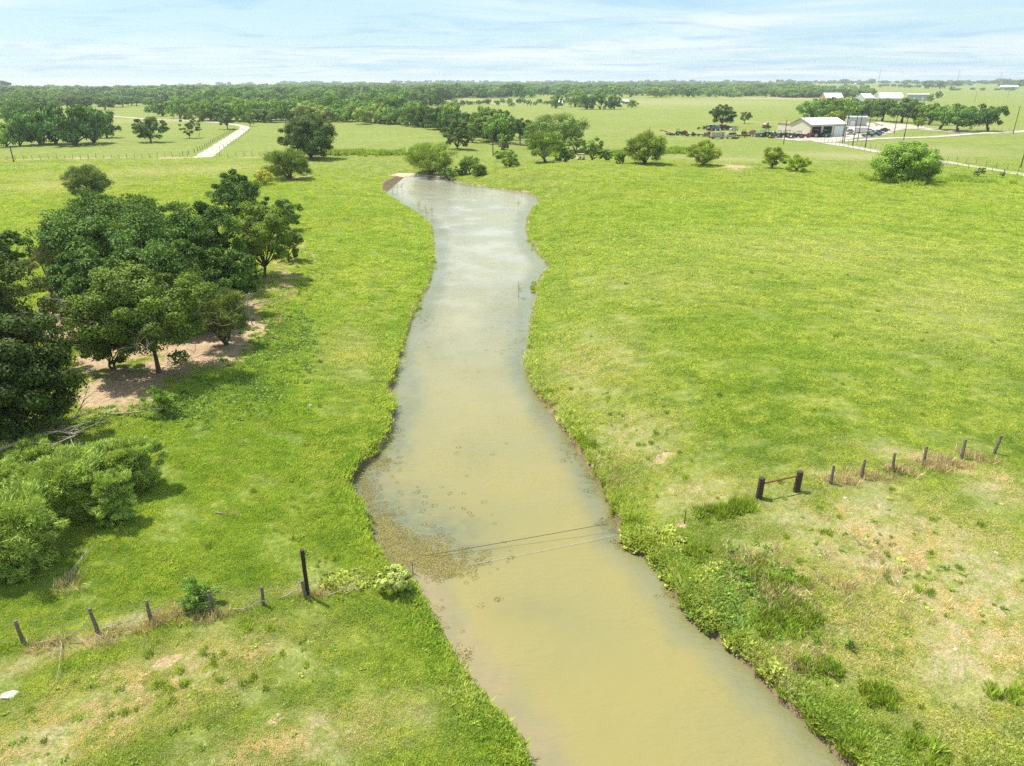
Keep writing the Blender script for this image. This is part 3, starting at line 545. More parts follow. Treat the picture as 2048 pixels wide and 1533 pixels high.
def unique_tree(name, label, cat, px, py, wpx, ytop, kind, col, seed, ncl, nlf, leaf, zlow=.25, multi=1, tr=None, group=None, top=None):
    p = at(px, py); h = ztop(p, ytop); rx = wpx * mpp(p) / 2
    zc = h * (zlow + 1) / 2; rz = h * (1 - zlow) / 2 * 1.0
    V, Qd, tint, cs = crown_geo(seed, rx * .86, rz * .9, zc, int(ncl * 1.3), int(nlf * .95), leaf * (1.2 if kind == 'feather' else 1.0), kind, (.13, .27))
    root = empty(name, p, label=label, cat=cat, group=group)
    cr_ = link('crown', np_mesh('crown', V, Qd, M_LEAF, tint=tint), root); cr_.color = col
    t = trunk_mb(seed, cs, rx, max(.3, h * zlow * (.9 if kind != 'feather' else .5)), tr or max(.06, rx * .05), multi)
    t.build('trunk' if cat == 'tree' else 'stem', M_BARK, root, smooth=True); return root
U = unique_tree
G = 'trees and shrubs of the thicket on the left'
U('tree', 'dark green tree in the heart of the thicket behind the yellow-green one', 'tree', 340, 650, 190, 480, 'umbrella', CHINA, 101, 60, 300, .17, .1, 3)
U('tree', 'dark green tree with lumpy crown at the left front of the central thicket tree', 'tree', 200, 665, 170, 505, 'umbrella', CHINA, 102, 60, 300, .17, .1, 3)
U('tree', 'dark green tree filling the thicket between centre and olive-green tree', 'tree', 450, 625, 130, 500, 'umbrella', CHINA, 103, 50, 280, .17, .08, 3)
U('tree', 'dark green tree at the far back of the thicket left of the tallest one', 'tree', 330, 520, 150, 400, 'umbrella', CHINA, 104, 50, 280, .17, .1, 2)
U('bush', 'yellow-green bush top showing at the back of the thicket', 'bush', 265, 470, 60, 388, 'bush', (0.27, 0.33, 0.05, 1), 105, 30, 180, .16, .1, 2)
U('shrub', 'dark shrub linking tallest thicket tree and the far right corner', 'shrub', 535, 480, 90, 395, 'umbrella', CHINA, 106, 36, 220, .17, .08, 2)
U('tree', 'dark green feathery-leaved tree filling the middle of the left thicket', 'tree', 250, 600, 290, 395, 'umbrella', CHINA, 1, 100, 330, .17, .12, 3)
U('tree', 'dark green rounded tree at the back left edge of the thicket above the grey shrub', 'tree', 160, 560, 140, 425, 'umbrella', CHINA, 2, 50, 260, .17, .1, 2)
U('tree', 'dark green tree between the central thicket tree and the yellow-green tree', 'tree', 420, 580, 170, 405, 'umbrella', CHINA, 3, 70, 300, .17, .1, 2)
U('tree', 'tall blue-green tree standing highest at the far end of the thicket', 'tree', 480, 452, 122, 346, 'umbrella', CHINA, 4, 55, 260, .19, .12, 1)
U('tree', 'bright olive-green tree on the right flank of the thicket', 'tree', 530, 555, 140, 408, 'round', (0.170, 0.245, 0.034, 1), 5, 70, 260, .17, .16, 1)
U('tree', 'small dark shrubby tree at the far right corner of the thicket', 'tree', 575, 462, 78, 402, 'round', OAK, 6, 40, 220, .16, .15, 2)
U('shrub', 'olive shrub at the right tip of the thicket beside bare soil', 'shrub', 578, 522, 72, 455, 'bush', (0.15, 0.21, 0.034, 1), 7, 36, 200, .15, .12, 2)
U('tree', 'yellow-green tree with bare grey trunk in front of the thicket', 'tree', 318, 745, 250, 530, 'round', (0.135, 0.200, 0.030, 1), 8, 100, 300, .17, .2, 1, .17)
U('tree', 'low dark tree under the right side of the thicket canopy', 'tree', 400, 660, 160, 545, 'umbrella', CHINA, 9, 50, 250, .17, .08, 2)
U('shrub', 'feathery grey-green shrub with bare lower twigs at the right front of the thicket', 'shrub', 452, 690, 115, 582, 'feather', (0.213, 0.275, 0.069, 1), 10, 60, 260, .10, .25, 4)
U('shrub', 'small green shrub at the right foot of the thicket', 'shrub', 505, 575, 60, 520, 'bush', MIDG, 12, 26, 160, .14, .1, 2)
U('tree', 'huge dark tree with dense crown on the left edge in front', 'tree', 45, 880, 280, 630, 'round', (0.065, 0.102, 0.020, 1), 13, 120, 330, .17, .03, 2, .22)
U('tree', 'dark olive tree on the left edge behind the huge dark one', 'tree', 10, 750, 215, 500, 'round', (0.090, 0.130, 0.024, 1), 14, 90, 280, .17, .08, 1, .2)
U('tree', 'small blue-green tree cut by the left edge at the back of the thicket', 'tree', 18, 580, 110, 465, 'umbrella', CHINA, 15, 40, 240, .17, .3, 1)
U('shrub', 'thin grey-leaved shrub leaning at the left of the thicket', 'shrub', 130, 625, 100, 490, 'feather', (0.200, 0.225, 0.100, 1), 16, 45, 170, .10, .35, 3)
U('shrub', 'low dark green shrub in front of the gap between huge dark tree and grey trunk', 'shrub', 225, 740, 110, 640, 'round', (0.085, 0.13, 0.028, 1), 18, 40, 260, .15, .1, 2)
U('shrub', 'pale green shrub beside the huge dark tree', 'shrub', 110, 690, 100, 610, 'bush', (0.20, 0.26, 0.06, 1), 17, 34, 180, .14, .1, 2)
GB = 'feathery green bushes at the lower left'
for i, (px, py, w, yt, lab) in enumerate([(55,1125,200,985,'biggest light green feathery bush at the left edge above the fence'),(35,1158,90,1085,'lowest feathery bush sprig at the left edge'),(135,1035,170,915,'feathery bush in the middle of the lower left clump'),
    (240,1045,80,945,'outer feathery bush with dark base reaching toward the fence'),(205,985,150,895,'olive feathery bush near the dead branches'),(285,975,100,880,'rightmost feathery bush of the lower left clump'),(20,1010,110,930,'pale feathery bush cut by the left edge below the dead tree'),(85,955,110,885,'dim green bush just under the dead branches')]):
    U('bush', lab, 'bush', px, py, w, yt, 'feather', (0.350, 0.460, 0.105, 1), 60 + i, 80, 260, .075, .04, 4, .035, GB)
U('bush', 'round light green bush behind the wire of the left fence', 'bush', 398, 1213, 84, 1168, 'feather', (0.250, 0.388, 0.081, 1), 75, 30, 200, .06, .1, 3, .03)
U('bush', 'pale broad-leaved bush on the left bank next to the water', 'bush', 790, 1182, 80, 1136, 'bush', (0.44, 0.50, 0.14, 1), 76, 30, 130, .13, .1, 3, .03)
U('bush', 'small feathery bush below the thicket bare soil', 'bush', 330, 830, 70, 775, 'feather', (0.250, 0.375, 0.075, 1), 77, 24, 160, .07, .1, 3, .03)
U('bush', 'tiny dark green weed bush in the lower right pasture', 'bush', 1698, 1297, 20, 1282, 'bush', (0.13, 0.25, 0.035, 1), 78, 10, 90, .05, .05, 1, .01)
# middle distance
U('shrub', 'grey-green round shrub alone in the left pasture', 'shrub', 184, 397, 96, 336, 'feather', (0.206, 0.269, 0.075, 1), 20, 60, 220, .17, .15, 4)
U('tree', 'big dark oak beside the road with its shadow on the grass', 'tree', 622, 318, 112, 234, 'round', (0.080, 0.135, 0.028, 1), 24, 130, 240, .30, .03, 1)
U('shrub', 'broad feathery shrub in front of the big dark oak', 'shrub', 578, 358, 108, 300, 'feather', (0.225, 0.306, 0.065, 1), 22, 60, 240, .20, .12, 5)
U('bush', 'small bright yellow flowering bush beside the broad feathery shrub', 'bush', 528, 370, 46, 338, 'bush', (0.50, 0.48, 0.05, 1), 23, 24, 150, .17, .08, 2)
U('tree', 'spreading willow at the far end of the pond', 'tree', 862, 351, 116, 291, 'feather', (0.294, 0.394, 0.075, 1), 24, 70, 240, .22, .2, 5)
U('shrub', 'small willow shrub overhanging the far pond bank', 'shrub', 898, 362, 34, 334, 'bush', (0.18, 0.29, 0.06, 1), 25, 20, 140, .17, .1, 3)
U('tree', 'rounded grey-green tree standing before the creek woods left of the pole', 'tree', 914, 299, 68, 238, 'round', (0.125, 0.165, 0.040, 1), 26, 50, 200, .33, .08, 1)
U('tree', 'pale-topped dense tree just behind the middle utility pole', 'tree', 978, 284, 66, 222, 'round', (0.150, 0.210, 0.045, 1), 27, 50, 200, .35, .1, 1)
U('tree', 'thin young tree with bare trunk by the far pond end', 'tree', 940, 348, 46, 312, 'feather', (0.237, 0.338, 0.075, 1), 28, 22, 110, .18, .25, 1)
U('shrub', 'light green shrub alone right of the pond end', 'shrub', 1020, 335, 44, 302, 'feather', (0.325, 0.450, 0.088, 1), 29, 26, 150, .2, .1, 3)
U('tree', 'dark slim tree left of the creek willows', 'tree', 1040, 290, 46, 236, 'round', (0.10, 0.16, 0.04, 1), 30, 34, 160, .33, .2, 1)
U('tree', 'tall broad willow at the back of the creek clump', 'tree', 1112, 302, 128, 231, 'round', (0.17, 0.255, 0.05, 1), 31, 70, 220, .33, .15, 3)
U('tree', 'willow with visible forked trunk at the front of the creek clump', 'tree', 1092, 326, 88, 266, 'feather', (0.237, 0.338, 0.069, 1), 32, 50, 220, .24, .25, 2)
U('tree', 'light green tree at the right of the creek clump beside the white cart', 'tree', 1184, 322, 50, 274, 'round', (0.22, 0.33, 0.06, 1), 33, 30, 180, .26, .08, 2)
U('shrub', 'yellow-green shrub behind the cart between the creek willows', 'shrub', 1150, 308, 46, 272, 'round', (0.24, 0.33, 0.06, 1), 34, 26, 150, .28, .1, 2)
U('tree', 'wide round willow standing by itself right of the creek clump', 'tree', 1290, 328, 90, 267, 'feather', (0.294, 0.375, 0.075, 1), 35, 70, 240, .24, .1, 5)
U('tree', 'loose yellowish willow shrub in front of the machinery row', 'tree', 1404, 331, 72, 284, 'feather', (0.325, 0.413, 0.075, 1), 36, 44, 200, .22, .1, 4)
U('tree', 'small upright willow left of its yellower neighbour', 'tree', 1544, 337, 50, 296, 'feather', (0.325, 0.425, 0.075, 1), 37, 30, 180, .20, .12, 3)
U('bush', 'low bright yellow-green bush right of the small upright willow', 'bush', 1592, 343, 56, 312, 'feather', (0.413, 0.525, 0.075, 1), 38, 30, 180, .18, .08, 4)
U('bush', 'largest dense green bush on the right in front of the lane', 'bush', 1810, 362, 148, 288, 'round', (0.237, 0.375, 0.056, 1), 39, 150, 260, .26, .0, 6)
U('bush', 'little round bush right of the largest dense bush', 'bush', 1957, 354, 24, 334, 'bush', (0.15, 0.25, 0.05, 1), 40, 14, 100, .18, .05, 2)
U('bush', 'thin twiggy bush beside the lane at the right', 'bush', 2002, 356, 14, 340, 'bush', (0.16, 0.24, 0.06, 1), 41, 8, 60, .18, .1, 1)
U('tree', 'isolated dark tree with short trunk behind the old machinery', 'tree', 1442, 254, 62, 209, 'round', (0.070, 0.125, 0.026, 1), 42, 44, 180, .38, .18, 1)
U('tree', 'small umbrella-shaped tree right of the dark machinery tree', 'tree', 1490, 248, 32, 225, 'round', (0.12, 0.18, 0.05, 1), 43, 20, 120, .32, .3, 1)
U('tree', 'neat round oak alone left of the white road', 'tree', 302, 285, 70, 235, 'round', (0.115, 0.180, 0.036, 1), 44, 50, 180, .36, .16, 1)
U('tree', 'narrow tree with dark ivy base left of the white road', 'tree', 380, 277, 34, 232, 'round', (0.13, 0.2, 0.045, 1), 45, 24, 120, .32, .1, 1)
U('tree', 'slender pale tree next to the narrow ivy tree', 'tree', 398, 275, 20, 228, 'round', (0.18, 0.25, 0.07, 1), 46, 14, 70, .3, .3, 1)
U('tree', 'oak right at the bend of the white road', 'tree', 456, 259, 48, 222, 'round', (0.11, 0.18, 0.035, 1), 47, 34, 150, .38, .2, 1)
U('tree', 'small green tree just right of the road bend', 'tree', 501, 253, 24, 232, 'round', (0.15, 0.25, 0.05, 1), 48, 16, 100, .3, .2, 1)

U('tree', 'willow between the dark slim tree and the tall creek willow', 'tree', 1066, 298, 56, 246, 'round', (0.19,.29,.06,1), 500, 40, 170, .24, 0.06, 2)
U('shrub', 'low green shrub at the foot of the forked-trunk willow', 'shrub', 1130, 325, 40, 298, 'bush', (0.2,.32,.06,1), 501, 35, 170, .24, 0.03, 3)
U('shrub', 'pale shrub just left of the creek clump above the pole', 'shrub', 1008, 300, 30, 276, 'bush', (0.22,.32,.07,1), 502, 32, 170, .24, 0.03, 3)
U('tree', 'dark tree behind the willows at the left of the creek clump', 'tree', 1050, 276, 60, 238, 'round', OAK, 503, 42, 170, .24, 0.06, 1)
U('shrub', 'bright green shrub right of the light green tree by the cart', 'shrub', 1212, 322, 30, 300, 'bush', (0.24,.38,.06,1), 504, 32, 170, .24, 0.03, 3)
U('shrub', 'low shrub left of the wide round willow', 'shrub', 1240, 327, 30, 306, 'bush', (0.17,.28,.05,1), 505, 32, 170, .24, 0.03, 3)
U('shrub', 'small dark green shrub at the far pond bank right of the small willow shrub', 'shrub', 925, 350, 30, 326, 'bush', (0.16,.27,.05,1), 506, 32, 170, .24, 0.03, 2)
U('shrub', 'reedy green shrub between the thin young tree and the pond end willow', 'shrub', 958, 352, 34, 330, 'feather', (0.22,.33,.06,1), 507, 33, 170, .24, 0.05, 2)
U('tree', 'yellow-green tree behind the rounded grey-green tree', 'tree', 945, 285, 44, 240, 'round', (0.2,.28,.06,1), 508, 36, 170, .24, 0.06, 1)
U('shrub', 'low green shrub in front of the pale-topped dense tree', 'shrub', 1000, 318, 26, 302, 'bush', (0.22,.35,.06,1), 509, 30, 170, .24, 0.03, 2)
# reusable trees for the distance
def proto(seed, kind, ncl, nlf, zlow, leaf, clr=(.2, .34)):
    V, Qd, tint, cs = crown_geo(seed, .86, (1 - zlow) / 2 * .92, (1 + zlow) / 2, ncl, nlf, leaf, kind, clr)
    V[:, 2] = np.where(True, V[:, 2], 0); c = np_mesh('far_crown', V, Qd, M_LEAF, tint=tint)
    return c, trunk_mb(seed, cs, .8, zlow * .9, .055, 1, 5).mesh('far_trunk', M_BARK), (V, Qd, tint)
# clump radii are relative to the unit radius, z is the unit height: flatten them
PROTO = [proto(100 + k, 'round', 46, 74, z, .080, (.16, .26)) for k, z in enumerate([.05, .02, .22, .04, .26, .0])]
def far_tree(px, py, wpx, hpx, col, k, label, group=None, parts=True, name='tree', cat='tree'):
    p = at(px, py); s = mpp(p); rx = wpx * s / 2; h = max(1.0, ztop(p, py - hpx)); rz = RG.rand() * 6.283
    cme, tme, _ = PROTO[k % len(PROTO)]
    root = empty(name, p, rz, label=label, cat=cat, group=group)
    c = link('crown', cme, root); c.scale = (rx, rx, h); c.color = col
    if parts: t = link('trunk', tme, root); t.scale = (rx, rx, h)
    return root
def jit(c, a=.15):
    f = 1 + (RG.rand() - .5) * 2 * a; return (c[0] * f * (1 + (RG.rand() - .5) * .25), c[1] * f, c[2] * f, 1)
TL = [ # px, base, width, height, colour, label, proto
 (1622,238,60,36,MIDG,'bushy green tree at the left end of the row behind the shop'),(1655,242,62,46,OAK,'tall oak directly behind the shop roof'),(1690,240,60,44,MIDG,'leafy oak behind the tank shed left side'),
 (1672,250,42,28,(0.2,.3,.04,1),'small bright yellow-green tree touching the shop roof end'),(1725,240,56,42,OAK,'oak behind the tank shed right side'),(1640,232,60,34,MIDG,'far green tree behind the shop left corner'),
 (1764,243,62,44,DARK,'dark live oak with forked trunk behind the gravel yard'),(1803,246,70,48,DARK,'dark live oak behind the crossarm poles'),(1838,246,50,36,OAK,'shaded oak right of the crossarm poles'),(1858,250,58,42,OAK,'oak at the left of the driveway oak row'),
 (1836,258,20,22,(0.2,.3,.06,1),'small pale sapling tree beside the yard drive'),(1880,260,72,50,OAK,'spreading live oak third from the right of the drive row'),(1914,264,76,50,OAK,'spreading live oak second from the right of the drive row'),(1975,263,68,52,DARK,'rightmost live oak of the drive row standing apart'),
 (1112,217,26,26,OAK,'dark tree left of the small white farmhouse'),(1150,214,46,34,MIDG,'tallest tree of the farmhouse grove'),(1174,219,44,30,OAK,'round dark tree in front of the farmhouse grove'),(1200,219,44,36,OAK,'large oak in the farmhouse grove'),(1228,219,34,26,DARK,'dark tree at the right of the farmhouse grove'),(1263,216,22,16,MIDG,'small tree right of the blue-grey farmhouse'),
 (1860,204,14,16,MIDG,'small tree right of the big grey metal shed'),(1876,197,16,14,DARK,'second small tree right of the big grey metal shed'),
 (1856,178,24,16,OAK,'tree left of the far white-roofed barn'),(1880,178,22,16,OAK,'tree right of the far white-roofed barn'),(1912,173,24,12,OAK,'round tree on the far right hillside'),(2012,172,18,14,OAK,'tree behind the far right shed'),(2036,176,20,16,OAK,'tree at the far right edge on the hill'),
 (8,186,34,24,(0.07,.11,.04,1),'tall dark tree rising above the horizon at the left edge'),
 (80,290,60,62,OAK,'left dark oak of the dense roadside clump'),(112,288,64,72,DARK,'tall dark oak in the dense roadside clump'),(150,291,66,70,DARK,'front oak in the dense roadside clump'),(188,286,60,66,OAK,'oak on the right half of the dense roadside clump'),(214,276,44,50,OAK,'rightmost oak of the dense roadside clump'),(55,280,50,56,OAK,'back left oak of the dense roadside clump'),
 (14,294,56,46,MIDG,'pale green tree cut by the left edge near the leaning pole'),(40,292,44,48,OAK,'dark tree just right of the left edge by the pole'),(25,250,60,46,OAK,'oak at the left edge beyond the dense clump'),(55,235,44,30,OAK,'grey-green oak behind the dense clump'),
 (325,233,42,34,OAK,'rounded tree at the left front of the creek woods'),(360,237,52,44,MIDG,'large green tree at the front of the creek woods'),(297,226,20,12,MIDG,'small bush-like tree before the creek woods'),
]
for i, (px, py, w, h, col, lab) in enumerate(TL): far_tree(px, py, w * (1.4 if 'dense roadside clump' in lab else 1.1), h * (1.08 if 'clump' in lab else 1), jit(col, .08), (2, 4)[i % 2] if ('live oak' in lab or 'sapling' in lab or 'drive' in lab) else (0, 1, 3, 5)[i % 4], lab)
# belts: (x range, base rows at the left/right, count, width m, height m, colour choices, label, group)
def belt(n, xs, ys, wr, hr, cols, label, group, parts=False):
    for i in range(n):
        px = xs[0] + (xs[1] - xs[0]) * (i + RG.rand()) / n; f = (px - xs[0]) / (xs[1] - xs[0])
        y0 = ys[0] * (1 - f) + ys[1] * f; y1 = ys[2] * (1 - f) + ys[3] * f; py = y0 + (y1 - y0) * RG.rand()
        p = at(px, py); s = mpp(p); w = RG.uniform(*wr); h = RG.uniform(*hr)
        far_tree(px, py, w / s, h / s * .92, jit(cols[RG.randint(len(cols))]), (2, 4)[i % 2] if 'live oak' in label else (0, 1, 3, 5)[RG.randint(4)], label, group, 'live oak' in label)
belt(46, (395, 790), (238, 243, 243, 250), (9, 15), (8, 13), [OAK, MIDG, MIDG, WIL], 'tree in the front row of the creek woods behind the middle field', 'front row of the creek woods')
belt(44, (380, 800), (222, 224, 236, 238), (11, 18), (9, 14), [OAK, OAK, MIDG], 'tree in the middle depth of the creek woods', 'middle depth of the creek woods')
belt(28, (780, 1010), (241, 272, 246, 292), (9, 15), (8, 14), [OAK, DARK, MIDG], 'tree in the dark hedgerow running down to the middle utility pole', 'trees of the sloping hedgerow')
belt(34, (400, 880), (204, 204, 220, 214), (14, 24), (11, 17), [OAK, OAK, MIDG], 'tree in the back of the creek woods', 'back of the creek woods')
belt(30, (0, 320), (206, 206, 226, 222), (12, 20), (8, 12), [OAK, (0.12, .17, .06, 1)], 'live oak with open shade beneath in the left savanna', 'live oaks of the left savanna')
belt(34, (820, 1130), (208, 206, 213, 214), (5, 10), (3, 6), [OAK, MIDG], 'small tree in the hedge between the two far fields', 'hedge between the far fields')
belt(28, (880, 1060), (190, 191, 197, 197), (20, 34), (14, 22), [OAK, MIDG], 'tree in the wood behind the tan field', 'wood behind the tan field')
belt(42, (1050, 1620), (189, 190, 195, 197), (20, 34), (12, 19), [OAK, MIDG, MIDG], 'tree in the front of the long wood behind the right meadow', 'front of the long wood behind the right meadow')
belt(10, (1620, 1740), (189, 190, 194, 194), (14, 24), (10, 14), [OAK, MIDG], 'tree in the wood end behind the far barns', 'wood end behind the far barns')
# far-off woods: nobody could count them
def woods(name, regs, seed):
    rg = np.random.RandomState(seed); P = []; S = []
    for (x0, x1, y0, y1, n, w, h) in regs:
        for _ in range(n):
            px = rg.uniform(x0, x1); py = rg.uniform(y0, y1); p = at(px, py)
            P.append((p.x, p.y, p.z - .3)); a = w * rg.uniform(.6, 1.3); b = h * rg.uniform(.6, 1.3); S.append((a / 2, a / 2, b))
    n = len(P); objs = []
    for k in range(4):
        V, Qd, tint = PROTO[k][2]; objs.append(src(np_mesh('woodland_crown_%d' % k, V, Qd, M_WOODS, tint=tint)))
    return gn_scatter(name, objs, P, np.stack([np.zeros(n), np.zeros(n), rg.rand(n) * 6.28], 1), S, rg.randint(0, 4, n))
woods('far_woodland', [(-20,520,183,198,300,30,12),(300,900,180,203,560,28,13),(700,1000,176,196,260,34,13),(-20,120,192,205,50,26,12),(1000,1620,178,189,520,34,14),(1400,1640,184,194,90,28,12),(-20,560,179,184,130,44,10),(560,900,172,181,230,44,13),(900,1500,170,178,170,44,13),
 (560,680,169,172,30,40,16),(1500,2048,166,169,110,26,11),(1560,2048,171,174,26,22,9),(1640,1740,177,179,24,18,8),(1900,2048,180,182,14,14,7),(1000,1500,166,170,120,30,11),(1750,1850,173,176,14,18,8),(780,1000,164.5,167,60,26,12),(1480,1560,176,182,60,30,12),(1560,1740,193,196,60,22,10)], 5)
def ridge(name, seed):
    rg = np.random.RandomState(seed); P = []; S = []
    for c in [592,605,620,790,815,835,850,880,900,920,975,1100,1110,1130,1140,1290,1330,1350,1360,1385,1450,1460,1560,1575,1690,1700,1712,1740,1765,1820,1990,2010,2020,360,400,450,480,500]:
        for _ in range(rg.randint(2, 5)):
            px = c + rg.randn() * 8; p = at(px, 167.5 if c > 560 else 172); P.append((p.x, p.y, p.z - 1)); a = rg.uniform(20, 50); S.append((a / 2, a / 2, rg.uniform(9, 20)))
    n = len(P); objs = [src(np_mesh('ridge_crown_%d' % k, *PROTO[k][2][:2], M_WOODS, tint=PROTO[k][2][2])) for k in range(3)]
    return gn_scatter(name, objs, P, np.stack([np.zeros(n), np.zeros(n), rg.rand(n) * 6.28], 1), S, rg.randint(0, 3, n))
ridge('ridge_woodland', 9)

# ------------------------------------------------------------------ flooded saplings, rocks, dead wood
def sapling(px, py, ytop, seed, label):
    p = Vector((*on_plane(px, py)[:2], 0.0)); d = ray(px, ytop); h = max(.5, CAMZ + d[2] / d[1] * p.y); rd = random.Random(seed)
    root = empty('sapling', p, label=label, cat='sapling', group='willow saplings standing in the pond'); mb = MB(); tips = []
    mb.tube([(0, 0, -.4), (.02, 0, h * .4), (.0, .03, h)], [.03, .025, .01], 5)
    for k in range(9):
        z = h * (.35 + .6 * rd.random()); a = rd.random() * 6.28; l = h * .28 * rd.uniform(.6, 1.2); e = (math.cos(a) * l, math.sin(a) * l, z + l * .5); mb.tube([(0, 0, z), e], [.012, .006], 4); tips += [e, (e[0] * .6, e[1] * .6, z + l * .3)]
    mb.build('stem', M_BARK, root); rg = np.random.RandomState(seed); n = 130; c = np.array(tips)[rg.randint(0, len(tips), n)] + rg.randn(n, 3) * .11
    V, Qd = leaf_quads(c, rg.randn(n, 3) + [0, 0, -.4], rg.randn(n, 3), .13 * np.ones(n), .05 * np.ones(n))
    cr_ = link('crown', np_mesh('sapling_leaves', V, Qd, M_LEAF, tint=rg.rand(n)), root); cr_.color = (.42, .46, .12, 1)
for i, (px, py, yt, lab) in enumerate([(1037,596,566,'nearest willow sapling standing in the pond by the right bank cove'),(1036,417,400,'small sapling in the water near the far right bank'),(785,388,366,'sapling in the water at the far left bank, leftmost'),(795,386,362,'tallest sapling of the far left flooded group'),(804,382,368,'rightmost sapling of the far left flooded group'),
    (838,420,404,'sapling by the left bank halfway along the far water'),(852,427,411,'sapling between two others by the left bank'),(864,432,414,'sapling nearest the camera on the left far bank')]): sapling(px, py, yt, 300 + i, lab)
def rock(px, py, w, label, seed):
    p = at(px, py); r = w * mpp(p) / 2; rg = np.random.RandomState(seed); vs = []; fs = []; n = 10; m = 5
    for j in range(m + 1):
        t = math.pi / 2 * j / m
        for i in range(n): q = 1 + .22 * rg.randn(); vs.append((math.cos(t) * r * q * math.cos(6.283 * i / n), math.cos(t) * r * .7 * q * math.sin(6.283 * i / n), -.05 + math.sin(t) * r * .55 * (1 + .1 * rg.randn())))
    for j in range(m):
        for i in range(n): a = j * n + i; b = j * n + (i + 1) % n; fs.append((a, b, b + n, a + n))
    fs.append(tuple(m * n + i for i in range(n))); o = MB().add(vs, fs).build('rock', M_ROCK, None, p, (0, 0, rg.rand() * 3), True); tag(o, label, 'rock')
for i, (px, py, w, lab) in enumerate([(620,812,16,'white rock lying on the left slope above the pond'),(536,1031,14,'pale rock in the grass of the lower left slope'),(1911,1298,13,'pale rock in the dry pasture at the lower right'),(18,1392,36,'broad pale rock slab at the left edge below the fence'),(323,1432,11,'small white rock in the lower left pasture'),(478,945,10,'small pinkish stone in the grass right of the feathery bushes'),(560,1246,12,'pale stone below the left fence near the pipe post'),(1992,1106,14,'pale stone in the dry pasture near the right edge'),(1796,1162,10,'little white stone in the middle of the dry pasture'),(1616,900,9,'small pale stone beyond the right fence'),(1690,996,12,'flat pale stone just below the right fence'),(556,1430,16,'pale crumbled rock in the lower left pasture')]): rock(px, py, w, lab, 400 + i)
def limb(mb, p, d, l, r, rd, lev):
    q = Vector(p); pts = [q]; rr = [r]; d = Vector(d).normalized()
    for k in range(4):
        d = (d + Vector((rd.uniform(-1, 1), rd.uniform(-1, 1), rd.uniform(-.6, .6))) * .22).normalized(); q = q + d * l / 4; pts.append(q); rr.append(r * (1 - .2 * (k + 1)))
        if lev > 0:
            for _ in range(rd.choice([0, 1, 1, 2])): limb(mb, q, (d + Vector((rd.uniform(-1, 1), rd.uniform(-1, 1), rd.uniform(-.5, .8))) * .8), l * rd.uniform(.35, .6), r * .5, rd, lev - 1)
    mb.tube(pts, rr, 5)
def dead(name, px, py, d, l, r, lev, seed, label, z=.05):
    p = at(px, py); mb = MB(); rd = random.Random(seed); limb(mb, (0, 0, z), d, l, r, rd, lev); tag(mb.build(name, M_DEAD, None, p, smooth=True), label, name.replace('_', ' '))
dead('dead_tree', -40, 935, (1, .25, .30), 6.0, .16, 3, 5, 'grey fallen dead tree with forked bare branches at the left edge', .5)
dead('dead_branch', -10, 900, (1, .1, .12), 4.2, .11, 2, 8, 'long bare grey branch lying above the feathery bushes', .5)
dead('dead_branch', 0, 945, (1, -.5, .06), 2.2, .09, 1, 9, 'short thick dead branch at the left edge above the bushes', .3)
dead('dead_branch', 222, 830, (1, -.25, .06), 4.2, .06, 1, 12, 'long pale dead branch on the grass below the bare soil', .08)
dead('dead_branch', 505, 612, (1, .1, .15), 2.6, .07, 2, 14, 'bleached dead branch on the bare soil right of the thicket', .1)
dead('dead_branch', 505, 650, (-.3, .1, .8), 1.6, .05, 2, 15, 'upright dead twigs at the right front of the thicket', 0)
for i, (px, py, dx, dy, l, lab) in enumerate([(70,1290,1,.3,2.2,'pale twiggy branch between the two leftmost left-fence posts'),(120,1282,.8,-.5,1.8,'crossed dry branch just left of the second left-fence post'),(205,1262,1,.4,1.6,'dry stick right of the second left-fence post'),(345,1238,.6,.6,1.3,'bleached twig standing between the third and fourth left-fence posts'),(465,1222,.9,-.3,1.2,'thin dead twig between the fourth and bent left-fence posts'),(560,1200,.9,.2,1.3,'pale twig at the foot of the rusty pipe post'),(140,1150,.2,1,1.6,'dry pale stalks above the left fence near the bushes'),(655,1196,.7,.5,1.0,'small dry twig right of the rusty pipe post'),(430,1028,1,-.3,.9,'little dry branch on the lower left slope')]):
    dead('dead_branch', px, py, (dx, dy, .18), l, .028, 2, 30 + i, lab, .08)
dead('dead_branch', 1686, 1482, (.3, 1, .1), 1.2, .03, 1, 55, 'white dry stick on the right bank at the bottom', .05)

def twigs(px, py, ytop, n, l, seed, spread):
    """bare limbs showing through the crown of the tree that stands at this place"""
    p = at(px, py); root = min((o for o in C.objects if o.type == 'EMPTY' and o.get('category') in ('tree', 'shrub')), key=lambda o: (o.location - p).length); h = ztop(p, ytop); rd = random.Random(seed)
    for k in range(n):
        mb = MB(); a = rd.uniform(3.4, 6.0) if k % 2 else rd.uniform(0, 6.28); limb(mb, (0, 0, h * rd.uniform(.25, .5)), (math.cos(a) * spread, math.sin(a) * spread, rd.uniform(.15, .8)), l * rd.uniform(.7, 1.1), .05, rd, 2); mb.build('dead_limb', M_DEAD, root)
twigs(318, 745, 530, 9, 4.6, 71, 1.0); twigs(452, 690, 582, 6, 2.8, 72, 1.0); twigs(130, 625, 490, 4, 3.0, 73, .7); twigs(530, 555, 408, 4, 3.2, 74, .8)
